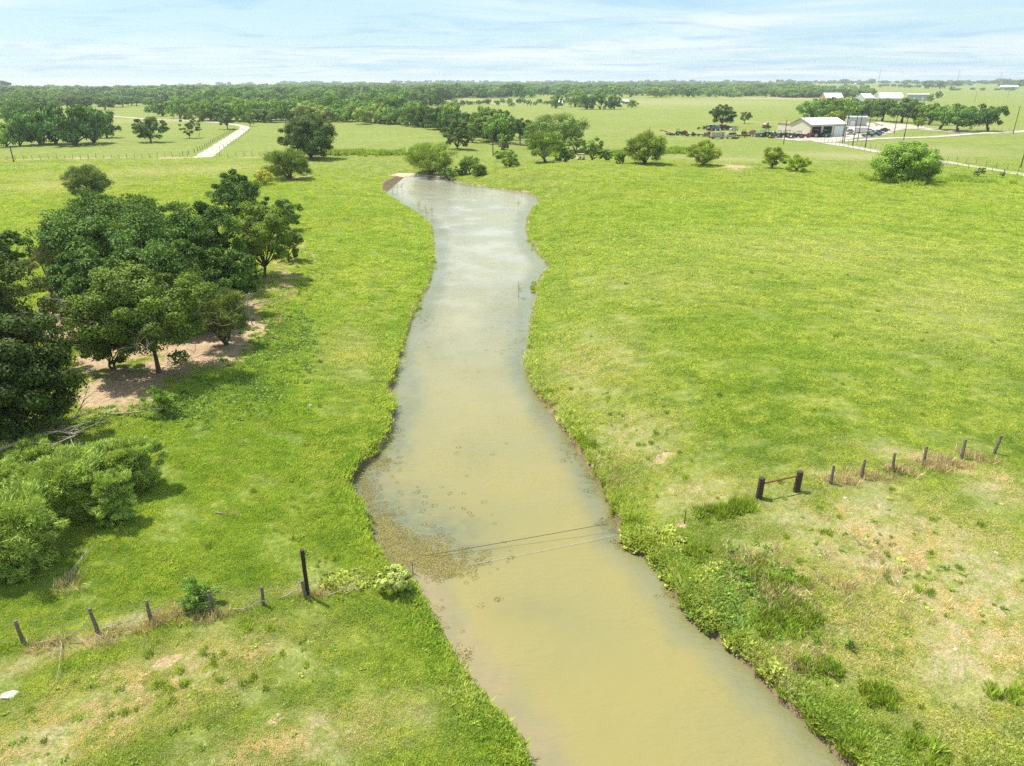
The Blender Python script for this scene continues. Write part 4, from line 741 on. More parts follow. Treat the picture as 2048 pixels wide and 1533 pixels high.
# ------------------------------------------------------------------ fences, gate, pipe post, wires over the water
def fence(name, posts, label, r=.065, mats=M_POST, wires=(.35, .7, 1.05), jitr=True, wr=.009):
    """posts: (px, py base, py top, px top)"""
    P = [(at(a, b), t[0], t[1]) for a, b, *t in posts]; o = P[0][0]; root = empty(name, o, label=label, cat='fence'); rd = random.Random(len(posts)); tops = []
    for p, pt, pyt in P:
        h = ztop(p, pyt); w = p - o; top = Vector(((pt - 1024) * (depth(p) - 0) / F, 0, 0)); 
        lean = Vector((rd.uniform(-.06, .06), rd.uniform(-.06, .06), 0)); b = w
        MB().tube([b + Vector((0, 0, -.2)), b + lean * .3 + Vector((0, 0, h * .3)), b + lean * .8 + Vector((rd.uniform(-.02, .02), 0, h * .7)), b + lean * 1.2 + Vector((0, 0, h))], [r * 1.15, r, r * rd.uniform(.8, 1), r * .8], 7).build('post', mats, root, smooth=False)
        tops.append(w)
    for z in wires:
        pts = []
        for i in range(len(tops) - 1):
            a, b = tops[i], tops[i + 1]; pts += [a + Vector((r * .9, -r * .9, z)), a.lerp(b, .5) + Vector((r, -r, z - .04))]
        pts.append(tops[-1] + Vector((r * .9, -r * .9, z))); MB().tube(pts, wr, 4).build('wire', M_WIRE, root)
    return root
fence('wire_fence', [(-60,1304,-75,1258),(47,1287,34,1241),(196,1265,184,1217),(303,1246,294,1203),(424,1229,411,1184),(527,1211,517,1172),(612,1197,612,1160)], 'left wire fence of weathered crooked wooden posts crossing the lower left pasture', .075)
fence('wire_fence', [(1661,968,1666,930),(1722,957,1725,919),(1784,944,1789,906),(1846,932,1853,894),(1922,918,1927,880),(1988,907,1993,870),(2062,896,2068,858)], 'right wire fence of grey wooden posts with dry stalks along it', .085)
p = at(617, 1194); h = ztop(p, 1101); root = empty('pipe_post', p, label='tall dark rusty pipe post standing at the right end of the left fence', cat='post')
MB().tube([(0, 0, -.3), (-.01, 0, h * .5), (.0, 0, h)], .085, 12).build('pipe', M_DRUST, root, smooth=False); MB().tube([(0, 0, h), (0, 0, h + .02)], .095, 12).build('cap', M_DRUST, root)
# H brace
pa, pb = at(1517, 997), at(1592, 983); ha, hb = ztop(pa, 956), ztop(pb, 943); root = empty('brace', pa, label='H-shaped brace of two thick dark wooden posts joined by a rusty rail', cat='fence brace')
MB().tube([(0, 0, -.3), (.02, 0, ha * .5), (.03, 0, ha - .03), (.03, 0, ha)], [.17, .16, .15, .13], 10).build('post', M_CREO, root); w = pb - pa
MB().tube([w + Vector((0, 0, -.3)), w + Vector((.03, 0, hb * .5)), w + Vector((.05, 0, hb - .03)), w + Vector((.05, 0, hb))], [.17, .16, .15, .13], 10).build('post', M_CREO, root)
MB().tube([(.05, 0, ha * .72), w + Vector((0, 0, hb * .78))], .045, 8).build('rail', M_RUST, root)
for z in (.35, .7): MB().tube([w + Vector((.1, 0, z)), at(1661, 968) - pa + Vector((0, -.07, z))], .006, 4).build('wire', M_WIRE, root)
p = at(1369, 1048); h = ztop(p, 1020); root = empty('steel_post', p, label='thin steel fence stake on the right bank near the leafy ground cover', cat='post')
MB().box(-.02, -.005, -.3, .02, .005, h).box(-.005, .005, -.3, .005, .03, h).build('stake', M_DRUST, root); 
def cable(name, a, b, sag, r, m, label):
    a, b = Vector(a), Vector(b); pts = [a.lerp(b, t / 14) - Vector((0, 0, sag * 4 * (t / 14) * (1 - t / 14))) for t in range(15)]
    o = a.copy(); tag(MB().tube([q - o for q in pts], r, 5).build(name, m, None, o), label, 'wire')
q = at(617, 1194); st = at(1369, 1048); pb_ = at(1517, 997)
bank = on_plane(1215, 1048, .45); cable('cable', on_plane(850, 1112, .12), bank, .02, .013, M_DRUST, 'dark rusty cable stretched over the brown water between the banks')
cable('wire', on_plane(930, 1132, .06), on_plane(1232, 1070, .10), .04, .008, M_ROCK, 'thin white wire lying low over the water beside the dark cable')
cable('wire', q + Vector((0, 0, .75)), on_plane(828, 1150, .5), .05, .008, M_WIRE, 'thin wire from the pipe post to the left bank')
cable('wire', st + Vector((0, 0, .7)), pb_ + Vector((0, 0, .7)), .04, .008, M_WIRE, 'thin wire from the steel stake to the H-shaped brace')
cable('wire', bank, st + Vector((0, 0, .6)), .05, .008, M_WIRE, 'thin wire from the right bank to the steel stake')
# small stake in the water end of the fence
p = Vector(on_plane(826, 1148)); p.z = float(H(p.x, p.y)); root = empty('steel_post', p, label='thin steel stake at the left water edge by the pale bush', cat='post'); MB().box(-.015, -.015, -.3, .015, .015, 1.0).build('stake', M_DRUST, root)
def far_fence(path, n, label, h=1.25, r=.06, m=M_POST):
    P = [at(*q) for q in path]; L = [0]
    for i in range(len(P) - 1): L.append(L[-1] + (P[i + 1] - P[i]).length)
    root = empty('wire_fence', P[0], label=label, cat='fence'); me = None; tops = []
    for k in range(n):
        d = L[-1] * k / (n - 1); i = max(j for j in range(len(P) - 1) if L[j] <= d + 1e-6); t = (d - L[i]) / (L[i + 1] - L[i]); x, y = (P[i].lerp(P[i + 1], t))[:2]; z = float(H(x, y)); w = Vector((x, y, z)) - P[0]; tops.append(w)
        if me is None: me = MB().tube([(0, 0, -.2), (.01, 0, h * .5), (0, .02, h)], [r * 1.1, r, r * .9], 6).mesh('post', m)
        link('post', me, root, w, (RG.randn() * .04, RG.randn() * .04, RG.rand() * 6)).scale = (1, 1, .85 + .3 * RG.rand())
    for z in (.5, .95): MB().tube([w + Vector((0, 0, z)) for w in tops], .008, 3).build('wire', M_WIRE, root)
far_fence([(1628,280),(1700,297),(1760,309),(1875,328),(1960,341),(2060,357)], 30, 'near-side wire fence along the white lane at the right')
far_fence([(1672,283),(1760,300),(1873,318),(1960,331),(2060,346)], 28, 'far-side wire fence along the white lane at the right')
far_fence([(-20,322),(120,319),(260,317),(375,314)], 26, 'wire fence along the left lane, west of the white road')
far_fence([(440,314),(560,313),(700,312),(800,309)], 24, 'wire fence along the lane behind the pond, right of the white road')
far_fence([(366,312),(392,305),(420,290),(446,275),(470,262)], 26, 'wire fence running up the left side of the white road', 1.3, .08, M_CREO)
far_fence([(440,300),(470,284),(500,262)], 14, 'wire fence with tall weeds on the right side of the white road')
far_fence([(1770,276),(1860,270),(1960,263),(2050,258)], 18, 'wire fence below the tree-lined drive at the right')
far_fence([(1640,262),(1400,262),(1330,263)], 10, 'wire fence behind the machinery row') if False else None

# ------------------------------------------------------------------ utility poles and masts
def pole(px, py, ptop, label, arm=None, ins=True, r=.15):
    p = at(px, py); h = ztop(p, ptop); root = empty('utility_pole', p, label=label, cat='utility pole', group='wooden utility poles'); 
    MB().tube([(0, 0, -.3), (0, 0, h * .5), (.03, 0, h)], [r, r * .88, r * .7], 9).build('pole', M_CREO, root)
    if arm:
        for z in arm:
            a = R(20 + 8 * (px % 5)); c, s = math.cos(a), math.sin(a); w = 1.3; b = MB().tube([(-c * w, -s * w - .12, h - z), (c * w, s * w - .12, h - z)], .07, 4).build('crossarm', M_POST, root)
            mb = MB(); 
            for t in (-.9, -.35, .35, .9): mb.tube([(c * w * t, s * w * t - .12, h - z), (c * w * t, s * w * t - .12, h - z + .25)], [.05, .035], 6)
            mb.build('insulator', M_MAST, b)
    return root, p, h
pole(1684, 288, 245, 'short pole at the left of the pair in front of the gravel yard')
r_, p_, h_ = pole(1688, 285, 224, 'pole with two crossarms and transformer left in the yard group', (.3, 1.1)); MB().tube([(.35, -.1, h_ - 2.4), (.35, -.1, h_ - 1.5)], .25, 10).build('transformer', M_MAST, r_)
pole(1705, 292, 232, 'nearest bare pole between the transformer pole and the yard')
pole(1715, 283, 228, 'pole with a short crossarm behind the nearest bare pole', (.4,)); pole(1730, 295, 236, 'bare pole in front of the dark pickups')
pole(1788, 268, 223, 'pole with crossarm beside the road shadow', (.3, .9)); pole(1807, 281, 226, 'pole with crossarm in the strip between drive and pasture', (.3, .8)); pole(1567, 289, 240, 'lone bare pole in front of the shop left side')
pole(1753, 243, 216, 'far pole with lamp behind the gravel yard', (.2,)); pole(2026, 268, 213, 'tall pole at the right edge with arm reaching out of frame', (.3,)); pole(2041, 336, 302, 'dark pole cut by the right edge beside the pasture')
pole(1949, 205, 184, 'distant pole on the tan field at the right'); pole(2015, 195, 179, 'distant pole near the far right shed'); pole(986, 313, 256, 'bare pole beside the road behind the pond end'); pole(28, 325, 292, 'leaning-looking pole by the left lane'); pole(1299, 268, 255, 'short stub pole above the round willow')
def mast(px, py, ptop, pxg, label):
    p = at(px, py); h = ztop(p, ptop); root = empty('radio_mast', p, label=label, cat='mast'); mb = MB(); w = 1.4
    for a in (0, 2.09, 4.19): mb.tube([(math.cos(a) * w, math.sin(a) * w, 0), (math.cos(a) * .3, math.sin(a) * .3, h)], [.45, .25], 4)
    for k in range(14):
        z0, z1 = h * k / 14, h * (k + 1) / 14; f0, f1 = w + (.3 - w) * k / 14, w + (.3 - w) * (k + 1) / 14
        for a in (0, 2.09, 4.19): mb.tube([(math.cos(a) * f0, math.sin(a) * f0, z0), (math.cos(a + 2.09) * f1, math.sin(a + 2.09) * f1, z1)], .15, 3)
    mb.build('lattice', M_MAST, root); g = (pxg - px) * mpp(p); MB().tube([(0, 0, h), (g, 0, 0)], .28, 3).build('guy_wire', M_MAST, root); MB().tube([(0, 0, h), (-g * .35, 30, 0)], .2, 3).build('guy_wire', M_MAST, root)
mast(1757, 165, 141, 1764, 'faint radio mast above the horizon trees, leftmost of three'); mast(1914, 166, 140, 1925, 'faint guyed radio mast above the right horizon, tallest of three'); mast(1999, 166, 146, 2003, 'faint radio mast near the right edge of the horizon')

# ------------------------------------------------------------------ buildings
def building(name, label, cat, p, yaw, L, W, h, rise, wall, roof, openings=(), over=.35, trim=None):
    """front eave wall runs along local +x from the origin, the body lies behind it (+y)"""
    root = empty(name, p, yaw, label=label, cat=cat); mb = MB(); q = W / 2
    mb.add([(0,0,-.6),(L,0,-.6),(L,W,-.6),(0,W,-.6),(0,0,h),(L,0,h),(L,W,h),(0,W,h),(0,q,h+rise),(L,q,h+rise)], [(0,1,5,4),(2,3,7,6),(1,2,6,9,5),(3,0,4,8,7)]); mb.build('wall', wall, root)
    t = .12; rf = MB(); s = rise / q; z0 = h - s * over
    rf.add([(-over,-over,z0+.02),(L+over,-over,z0+.02),(L+over,q,h+rise+.02),(-over,q,h+rise+.02),(-over,-over,z0+t),(L+over,-over,z0+t),(L+over,q,h+rise+t),(-over,q,h+rise+t)], [(0,3,2,1),(4,5,6,7),(0,1,5,4),(1,2,6,5),(3,0,4,7)])
    rf.add([(-over,W+over,z0+.02),(L+over,W+over,z0+.02),(L+over,q,h+rise+.02),(-over,q,h+rise+.02),(-over,W+over,z0+t),(L+over,W+over,z0+t),(L+over,q,h+rise+t),(-over,q,h+rise+t)], [(0,1,2,3),(7,6,5,4),(4,5,1,0),(5,6,2,1),(0,3,7,4)])
    rf.build('roof', roof, root)
    for nm, x0, x1, za, zb, m in openings:
        d = MB().box(x0, -.06, za, x1, -.004, zb).build(nm, m, root)
        MB().box(x0 - .12, -.09, za, x0, -.004, zb + .12).box(x1, -.09, za, x1 + .12, -.004, zb + .12).box(x0, -.09, zb, x1, -.004, zb + .12).build('frame', trim or M_TRIM, d)
    return root
c0 = at(1619, 276); az = math.atan2(c0.x, c0.y); yaw = -az + R(42)
shop = building('workshop', 'tan metal workshop with white roof, two open bay doors and one white door', 'workshop', c0, yaw, 17.2, 11.5, 4.9, 2.1, M_TAN, M_WHITE, [('bay_shade', .7, 4.9, 0, 4.0, M_DARKIN), ('bay_shade', 6.3, 10.3, 0, 4.0, M_DARKIN), ('white_door', 11.6, 16.2, 0, 4.2, M_DOORW)])  # bay openings are flat near-black sheets, painting the shade inside
for x, y, z0, z1 in ((-.03, -.03, 0, 4.9), (17.17, -.03, 0, 4.9)): MB().box(x, y, z0, x + .12, y + .12, z1).build('corner_trim', M_TRIM, shop)
MB().prism([(-.05, 4.95), (-.05, 4.75)] + [(-.2, 4.75), (-.2, 4.95)], 0, .1).build('gutter_end', M_TRIM, shop)
MB().tube([(-.38, -.3, 4.82), (-.38, 5.75, 7.0), (-.38, 11.8, 4.82)], .09, 4).build('rake_trim', M_TRIM, shop)
lt = MB().box(.05, 11.52, -.6, 16.9, 19.5, 4.55).build('lean_to', M_TAN, shop); MB().box(-.2, 11.9, 4.56, 17.2, 19.7, 4.68).build('lean_to_roof', M_RROOF, lt)
def rel(px, py, deg): p = at(px, py); return p, -math.atan2(p.x, p.y) + R(deg)
def B(name, label, cat, px, py, wpx, hpx, deg, W, rise, wall, roof, op=()):
    p, yw = rel(px, py, deg); s = mpp(p); return building(name, label, cat, p, yw, wpx * s / max(.3, math.cos(R(deg))), W, hpx * s, rise, wall, roof, op)
p, yw = rel(1694, 253, 12); s = mpp(p)
B('storage_shed', 'pale grey-green flat storage shed behind the crossarm poles', 'shed', 1694, 253, 35, 17, 12, 6, .4, M_GREYW, M_GREYW, [('door', 1.2, 3.4, 0, 2.6, M_DOORW)])
B('barn', 'far brown-walled barn with white roof above the trees behind the shop', 'barn', 1652, 202, 32, 5, 18, 26, 5.5, M_RROOF, M_WHITE)
B('barn', 'low grey metal barn between the brown barn and the gabled one', 'barn', 1713, 203, 22, 9, 5, 14, 1.2, M_GREYW, M_GREYW)
B('barn', 'gabled grey barn with white roof right of the low grey barn', 'barn', 1729, 204, 18, 7, 35, 20, 4.5, M_GREYW, M_WHITE)
B('barn', 'longest far barn with bright white roof', 'barn', 1760, 203, 42, 6, 14, 26, 5.5, M_GREYW, M_WHITE, [('door', 6, 10, 0, 3.6, M_DARKIN)])
B('metal_shed', 'tall grey metal shed with shallow roof at the right of the far barns', 'shed', 1813, 202, 38, 12, 3, 16, .8, M_GREYW, M_WHITE, [('door', 6, 9, 0, 4, M_DOORW), ('door', 15, 18, 0, 4, M_DOORW)])
B('barn', 'far barn with white roof among trees on the right hillside', 'barn', 1856, 174, 15, 3, 10, 22, 4, M_TAN, M_WHITE)
B('long_shed', 'long white-roofed shed on the hill at the far right', 'shed', 2000, 179, 30, 4.5, 6, 26, 3.5, M_GREYW, M_WHITE)
B('house', 'tiny pale house on the far green slope', 'house', 1709, 170, 12, 1.6, 0, 12, 2, M_TAN, M_WHITE)
B('farmhouse', 'small white farmhouse at the left of the farmhouse grove', 'house', 1117, 212, 9, 5, 10, 7, 2, M_DOORW, M_WHITE, [('door', 1, 2, 0, 2.1, M_TRIM), ('window', 3, 4.2, 1, 2.1, M_GLASS)])
B('farmhouse', 'blue-grey farmhouse at the right of the farmhouse grove', 'house', 1245, 209, 12, 5, 12, 8, 2.2, M_DOORW, M_GREYW, [('window', 1, 2.2, 1, 2.1, M_GLASS), ('door', 3, 4, 0, 2.1, M_TRIM), ('window', 5, 6.2, 1, 2.1, M_GLASS)])
for i, (px, py, w, h, lab) in enumerate([(1020,175,7,2.5,'leftmost of the tiny white buildings behind the wood'),(1030,175,8,3,'middle one of the tiny white buildings behind the wood'),(1039,175,7,2.5,'rightmost of the tiny white buildings behind the wood'),(270,189,16,2,'long low white-roofed building in the left woods'),(296,188,15,2.5,'brighter white-roofed building right of its neighbour in the left woods'),(352,172,8,2,'tiny white building on the left horizon ridge, left one'),(424,170,8,1.8,'tiny white building on the left horizon ridge, middle one'),(448,169,8,2,'tiny white building on the left horizon ridge, right one'),
    (870,163,6,2.5,'tiny white house on the ridge by the horizon grove'),(1089,168,6,1.5,'tiny white roof on the far green slope'),(1128,165,8,1.8,'small white roof at the horizon above the long wood'),(1310,164,10,3,'white-roofed house on the horizon above the long wood'),(1745,163,8,2.5,'tiny white house beside the leftmost mast')]):
    B('white_building', lab, 'building', px, py, w, h * .7, 6, 14, 3, M_DOORW, M_WHITE)
# ------------------------------------------------------------------ vehicles and machines
def wheel(parent, x, y, r, w, rim=.55):
    a = MB().tube([(x, y - w / 2, r), (x, y - w * .35, r), (x, y + w * .35, r), (x, y + w / 2, r)], [r * .88, r, r, r * .88], 14).build('wheel', M_TYRE, parent)
    MB().tube([(x, y - w / 2 - .015, r), (x, y + w / 2 + .015, r)], r * rim, 10).build('rim', M_RIM, a)
def k_tractor(root):
    MB().prism([(.2,.75),(2.0,.75),(2.1,1.2),(2.0,1.45),(.2,1.55)], -.33, .33).build('hood', M_PAINT, root)
    MB().box(-.9,-.3,.55,.3,.3,1.05).box(-1.0,-.75,1.15,.0,-.45,1.3).box(-1.0,.45,1.15,.0,.75,1.3).build('chassis', M_PAINT, root)
    c = MB()
    for x in (-.85, .15):
        for y in (-.55, .55): c.box(x-.04,y-.04,1.1,x+.04,y+.04,2.45)
    c.build('cab_frame', M_DRUST, root); MB().box(-1.0,-.72,2.45,.35,.72,2.57).build('canopy', M_PAINT, root)
    MB().box(-.6,-.25,1.05,-.15,.25,1.2).box(-.68,-.25,1.1,-.56,.25,1.65).build('seat', M_TYRE, root); MB().tube([(1.3,.15,1.4),(1.3,.15,2.2)], .05, 6).build('exhaust', M_DRUST, root)
    for y in (-.85, .85): wheel(root, -.5, y, .82, .42)
    for y in (-.65, .65): wheel(root, 1.7, y, .45, .26)
def k_harrow(root):
    f = MB().tube([(1.9,0,.5),(0,0,.6)], .07, 6).tube([(0,-1.5,.6),(0,1.5,.6)], .07, 6).tube([(-1.4,-1.4,.6),(-1.4,1.4,.6)], .07, 6).tube([(0,-1.2,.6),(-1.4,-1.2,.6)], .06, 6).tube([(0,1.2,.6),(-1.4,1.2,.6)], .06, 6).tube([(-.2,0,.6),(-.5,0,1.25),(-1,0,.6)], .05, 5); f.build('frame', M_PAINT, root)
    for x in (-.05, -1.35):
        g = MB()
        for k in range(9): y = -1.3 + k * .325; g.tube([(x, y, .3), (x, y + .02, .3)], .3, 10)
        g.build('disc_gang', M_RUST, root)
    for y in (-.5, .5): wheel(root, -.7, y, .33, .2)
def k_wagon(root):
    MB().box(-1.8,-1,.75,1.8,1,.85).build('bed', M_DRUST, root); MB().box(-1.8,-1,.86,1.8,-.93,1.75).box(-1.8,.93,.86,1.8,1,1.75).box(-1.8,-.93,.86,-1.73,.93,1.75).box(1.73,-.93,.86,1.8,.93,1.75).build('box_side', M_PAINT, root)
    MB().tube([(1.8,0,.7),(3.1,0,.45)], .06, 6).build('tongue', M_RUST, root)
    for x in (-1.2, 1.2):
        for y in (-.9, .9): wheel(root, x, y, .4, .22)
def k_baler(root):
    MB().prism([(-1.3,.5),(.9,.45),(1.2,.9),(.8,1.6),(-.3,2.0),(-1.2,1.6),(-1.5,1.0)], -.75, .75).build('body', M_PAINT, root); MB().tube([(1.0,0,.7),(2.4,0,.45)], .07, 6).build('tongue', M_RUST, root); MB().tube([(1.15,-.8,.4),(1.15,.8,.4)], .22, 10).build('pickup_reel', M_DRUST, root)
    for y in (-.95, .95): wheel(root, -.2, y, .45, .28)
def k_auger(root):
    MB().tube([(-3.2,0,.3),(3.0,0,2.1)], .17, 8).build('tube', M_PAINT, root); MB().tube([(3.0,0,2.1),(3.2,0,1.5)], [.2,.26], 8).build('spout', M_RUST, root)
    MB().tube([(-.2,-.8,.35),(1.2,0,1.55),(-.2,.8,.35)], .05, 5).tube([(-.2,-.8,.35),(-1.8,0,.65),(-.2,.8,.35)], .05, 5).build('undercarriage', M_DRUST, root); MB().box(-3.5,-.35,.1,-2.9,.35,.55).build('hopper', M_RUST, root)
    for y in (-.9, .9): wheel(root, -.2, y, .36, .2)
def k_combine(root):
    MB().prism([(-2.3,1.0),(1.4,.9),(1.5,2.4),(.6,2.9),(-2.0,2.7),(-2.5,2.1)], -1, 1).build('body', M_PAINT, root); MB().box(1.5,-.75,1.7,2.5,.75,3.0).build('cab', M_GLASS, root); MB().box(1.35,-.85,3.0,2.65,.85,3.15).build('cab_roof', M_DOORW, root)
    MB().prism([(3.0,.2),(3.9,.2),(3.9,.35),(3.2,1.1),(3.0,1.1)], -1.9, 1.9).build('header', M_RUST, root); MB().prism([(1.5,.8),(3.0,.3),(3.0,.8),(1.5,1.5)], -.45, .45).build('feeder', M_DRUST, root); MB().tube([(-.5,.9,2.7),(-.3,2.2,3.2)], .13, 8).build('unloading_auger', M_PAINT, root)
    for y in (-1.2, 1.2): wheel(root, 1.0, y, .8, .5)
    for y in (-1.0, 1.0): wheel(root, -1.8, y, .5, .3)
def k_chassis(root):
    MB().box(-2.2,-.45,.6,2.2,-.33,.78).box(-2.2,.33,.6,2.2,.45,.78).box(-2.2,-.33,.62,-2.08,.33,.76).box(0,-.33,.62,.12,.33,.76).build('frame', M_DRUST, root); MB().prism([(1.2,.8),(2.2,.8),(2.2,1.35),(1.7,1.45),(1.2,1.9)], -.7, .7).build('cowl', M_PAINT, root); MB().box(-1.6,-.5,.8,-.6,.5,1.1).build('tank', M_RUST, root)
    for x in (-1.5, 1.6):
        for y in (-.75, .75): wheel(root, x, y, .42, .25)
def k_planter(root):
    MB().box(-.15,-2.0,.75,.15,2.0,.9).tube([(0,0,.8),(1.8,0,.45)], .06, 6).build('toolbar', M_PAINT, root)
    for k in range(5): y = -1.7 + k * .85; u = MB().prism([(-.75,.55),(-.2,.55),(-.1,1.25),(-.85,1.25)], y - .22, y + .22).build('hopper', M_PAINT, root); MB().tube([(-.5,y-.03,.25),(-.5,y+.03,.25)], .25, 10).build('disc', M_RUST, u)
    for y in (-1.2, 1.2): wheel(root, .2, y, .36, .2)
def k_boxtruck(root):
    MB().box(-2.9,-1.05,.9,.9,1.05,2.9).build('cargo_box', M_PAINT, root); MB().prism([(1.0,.6),(2.9,.6),(2.9,1.2),(2.4,1.35),(2.0,2.2),(1.0,2.25)], -.95, .95).build('cab', M_PAINT, root); MB().prism([(2.08,1.4),(2.44,1.4),(2.1,2.1),(2.02,2.1)], -.96, .96).build('windshield', M_GLASS, root); MB().box(-2.9,-.5,.6,1.0,.5,.88).build('frame', M_DRUST, root)
    for x in (-1.9, 2.1):
        for y in (-.9, .9): wheel(root, x, y, .43, .28)
def k_pickup(root):
    MB().prism([(-2.7,.5),(2.7,.5),(2.75,.95),(2.5,1.08),(1.2,1.12),(-.55,1.12),(-.55,1.1),(-2.75,1.1)], -.95, .95).build('body', M_PAINT, root); MB().prism([(-.6,1.12),(1.15,1.12),(.55,1.75),(-.5,1.78)], -.8, .8).build('cab', M_PAINT, root)
    MB().prism([(-.45,1.2),(.98,1.2),(.55,1.66),(-.42,1.68)], -.81, .81).build('side_window', M_GLASS, root); MB().box(-2.6,-.8,1.1,-.75,.8,1.115).build('bed', M_DARKIN, root); MB().box(-2.82,-.9,.5,-2.7,.9,.68).box(2.7,-.9,.5,2.84,.9,.7).build('bumper', M_MAST, root)
    for y in (-.7, .7): MB().box(2.72,y-.16,.74,2.78,y+.16,.9).build('headlight', M_DOORW, root)
    for x in (-1.75, 1.8):
        for y in (-.88, .88): wheel(root, x, y, .38, .24)
def k_car(root):
    MB().prism([(-2.2,.35),(2.2,.35),(2.25,.7),(1.9,.88),(1.0,.95),(-1.6,.98),(-2.2,.9)], -.88, .88).build('body', M_PAINT, root); MB().prism([(-1.5,.97),(1.0,.95),(.35,1.42),(-.95,1.44)], -.72, .72).build('glasshouse', M_GLASS, root); MB().prism([(-.95,1.42),(.35,1.41),(.3,1.47),(-.9,1.49)], -.7, .7).build('roof', M_PAINT, root)
    for y in (-.62, .62): MB().box(2.2,y-.16,.58,2.27,y+.16,.72).build('headlight', M_DOORW, root)
    for x in (-1.35, 1.4):
        for y in (-.8, .8): wheel(root, x, y, .33, .22)
def k_trailer(root):
    MB().box(-3.0,-1.15,.8,3.0,1.15,3.0).build('cargo_box', M_PAINT, root); MB().box(-3.0,-.5,.5,3.0,.5,.78).tube([(3.0,0,.6),(4.2,0,.5)], .07, 6).build('frame', M_DRUST, root)
    for x in (-1.2, -.3):
        for y in (-1.0, 1.0): wheel(root, x, y, .38, .22)
def k_cart(root):
    MB().box(-1.1,-.6,.35,1.1,.6,.55).prism([(.6,.55),(1.15,.55),(1.05,1.0),(.6,1.0)], -.6, .6).build('body', M_PAINT, root); MB().box(-.9,-.62,1.75,.9,.62,1.83).build('canopy', M_PAINT, root); MB().box(-.5,-.5,.55,0,.5,.95).build('seat', M_TYRE, root)
    c = MB()
    for x in (-.85, .8):
        for y in (-.55, .55): c.box(x-.025,y-.025,.5,x+.025,y+.025,1.75)
    c.build('canopy_frame', M_DRUST, root)
    for x in (-.75, .8):
        for y in (-.55, .55): wheel(root, x, y, .26, .16)
BUILD = dict(tractor=k_tractor, disc_harrow=k_harrow, farm_wagon=k_wagon, baler=k_baler, grain_auger=k_auger, combine_harvester=k_combine, truck_chassis=k_chassis, planter=k_planter, box_truck=k_boxtruck, pickup_truck=k_pickup, car=k_car, box_trailer=k_trailer, utility_cart=k_cart)
FIRST = {}
def put(kind, px, py, wpx, deg, col, label, cat, group, lenm):
    p = at(px, py)
    if kind not in FIRST: root = empty(kind, p); BUILD[kind](root); FIRST[kind] = reg(root)
    else: root = copy_tree(FIRST[kind])
    root.location = p; s = wpx * 1.15 * mpp(p) / lenm; s = min(max(s, .85), 1.6); root.scale = (s, s, s); root.rotation_euler = (0, 0, -math.atan2(p.x, p.y) + R(deg)); tag(root, label, cat, group)
    for ch in KIDS[root.name]:
        ch.color = (*col, 1)
        for c2 in KIDS.get(ch.name, []): c2.color = (*col, 1)
    return root
GM = 'old farm machines parked in the meadow'; GV = 'vehicles parked in the gravel yard'
RED = (.30,.05,.035); ORG = (.42,.16,.07); TEAL = (.03,.22,.26); GRN = (.03,.20,.07); BEI = (.55,.52,.36); DK = (.06,.05,.05); WHT = (.75,.75,.73); MAR = (.16,.04,.05); BLU = (.04,.09,.30); GRY = (.30,.31,.31); BGR = (.17,.22,.26); DGR = (.05,.09,.05)
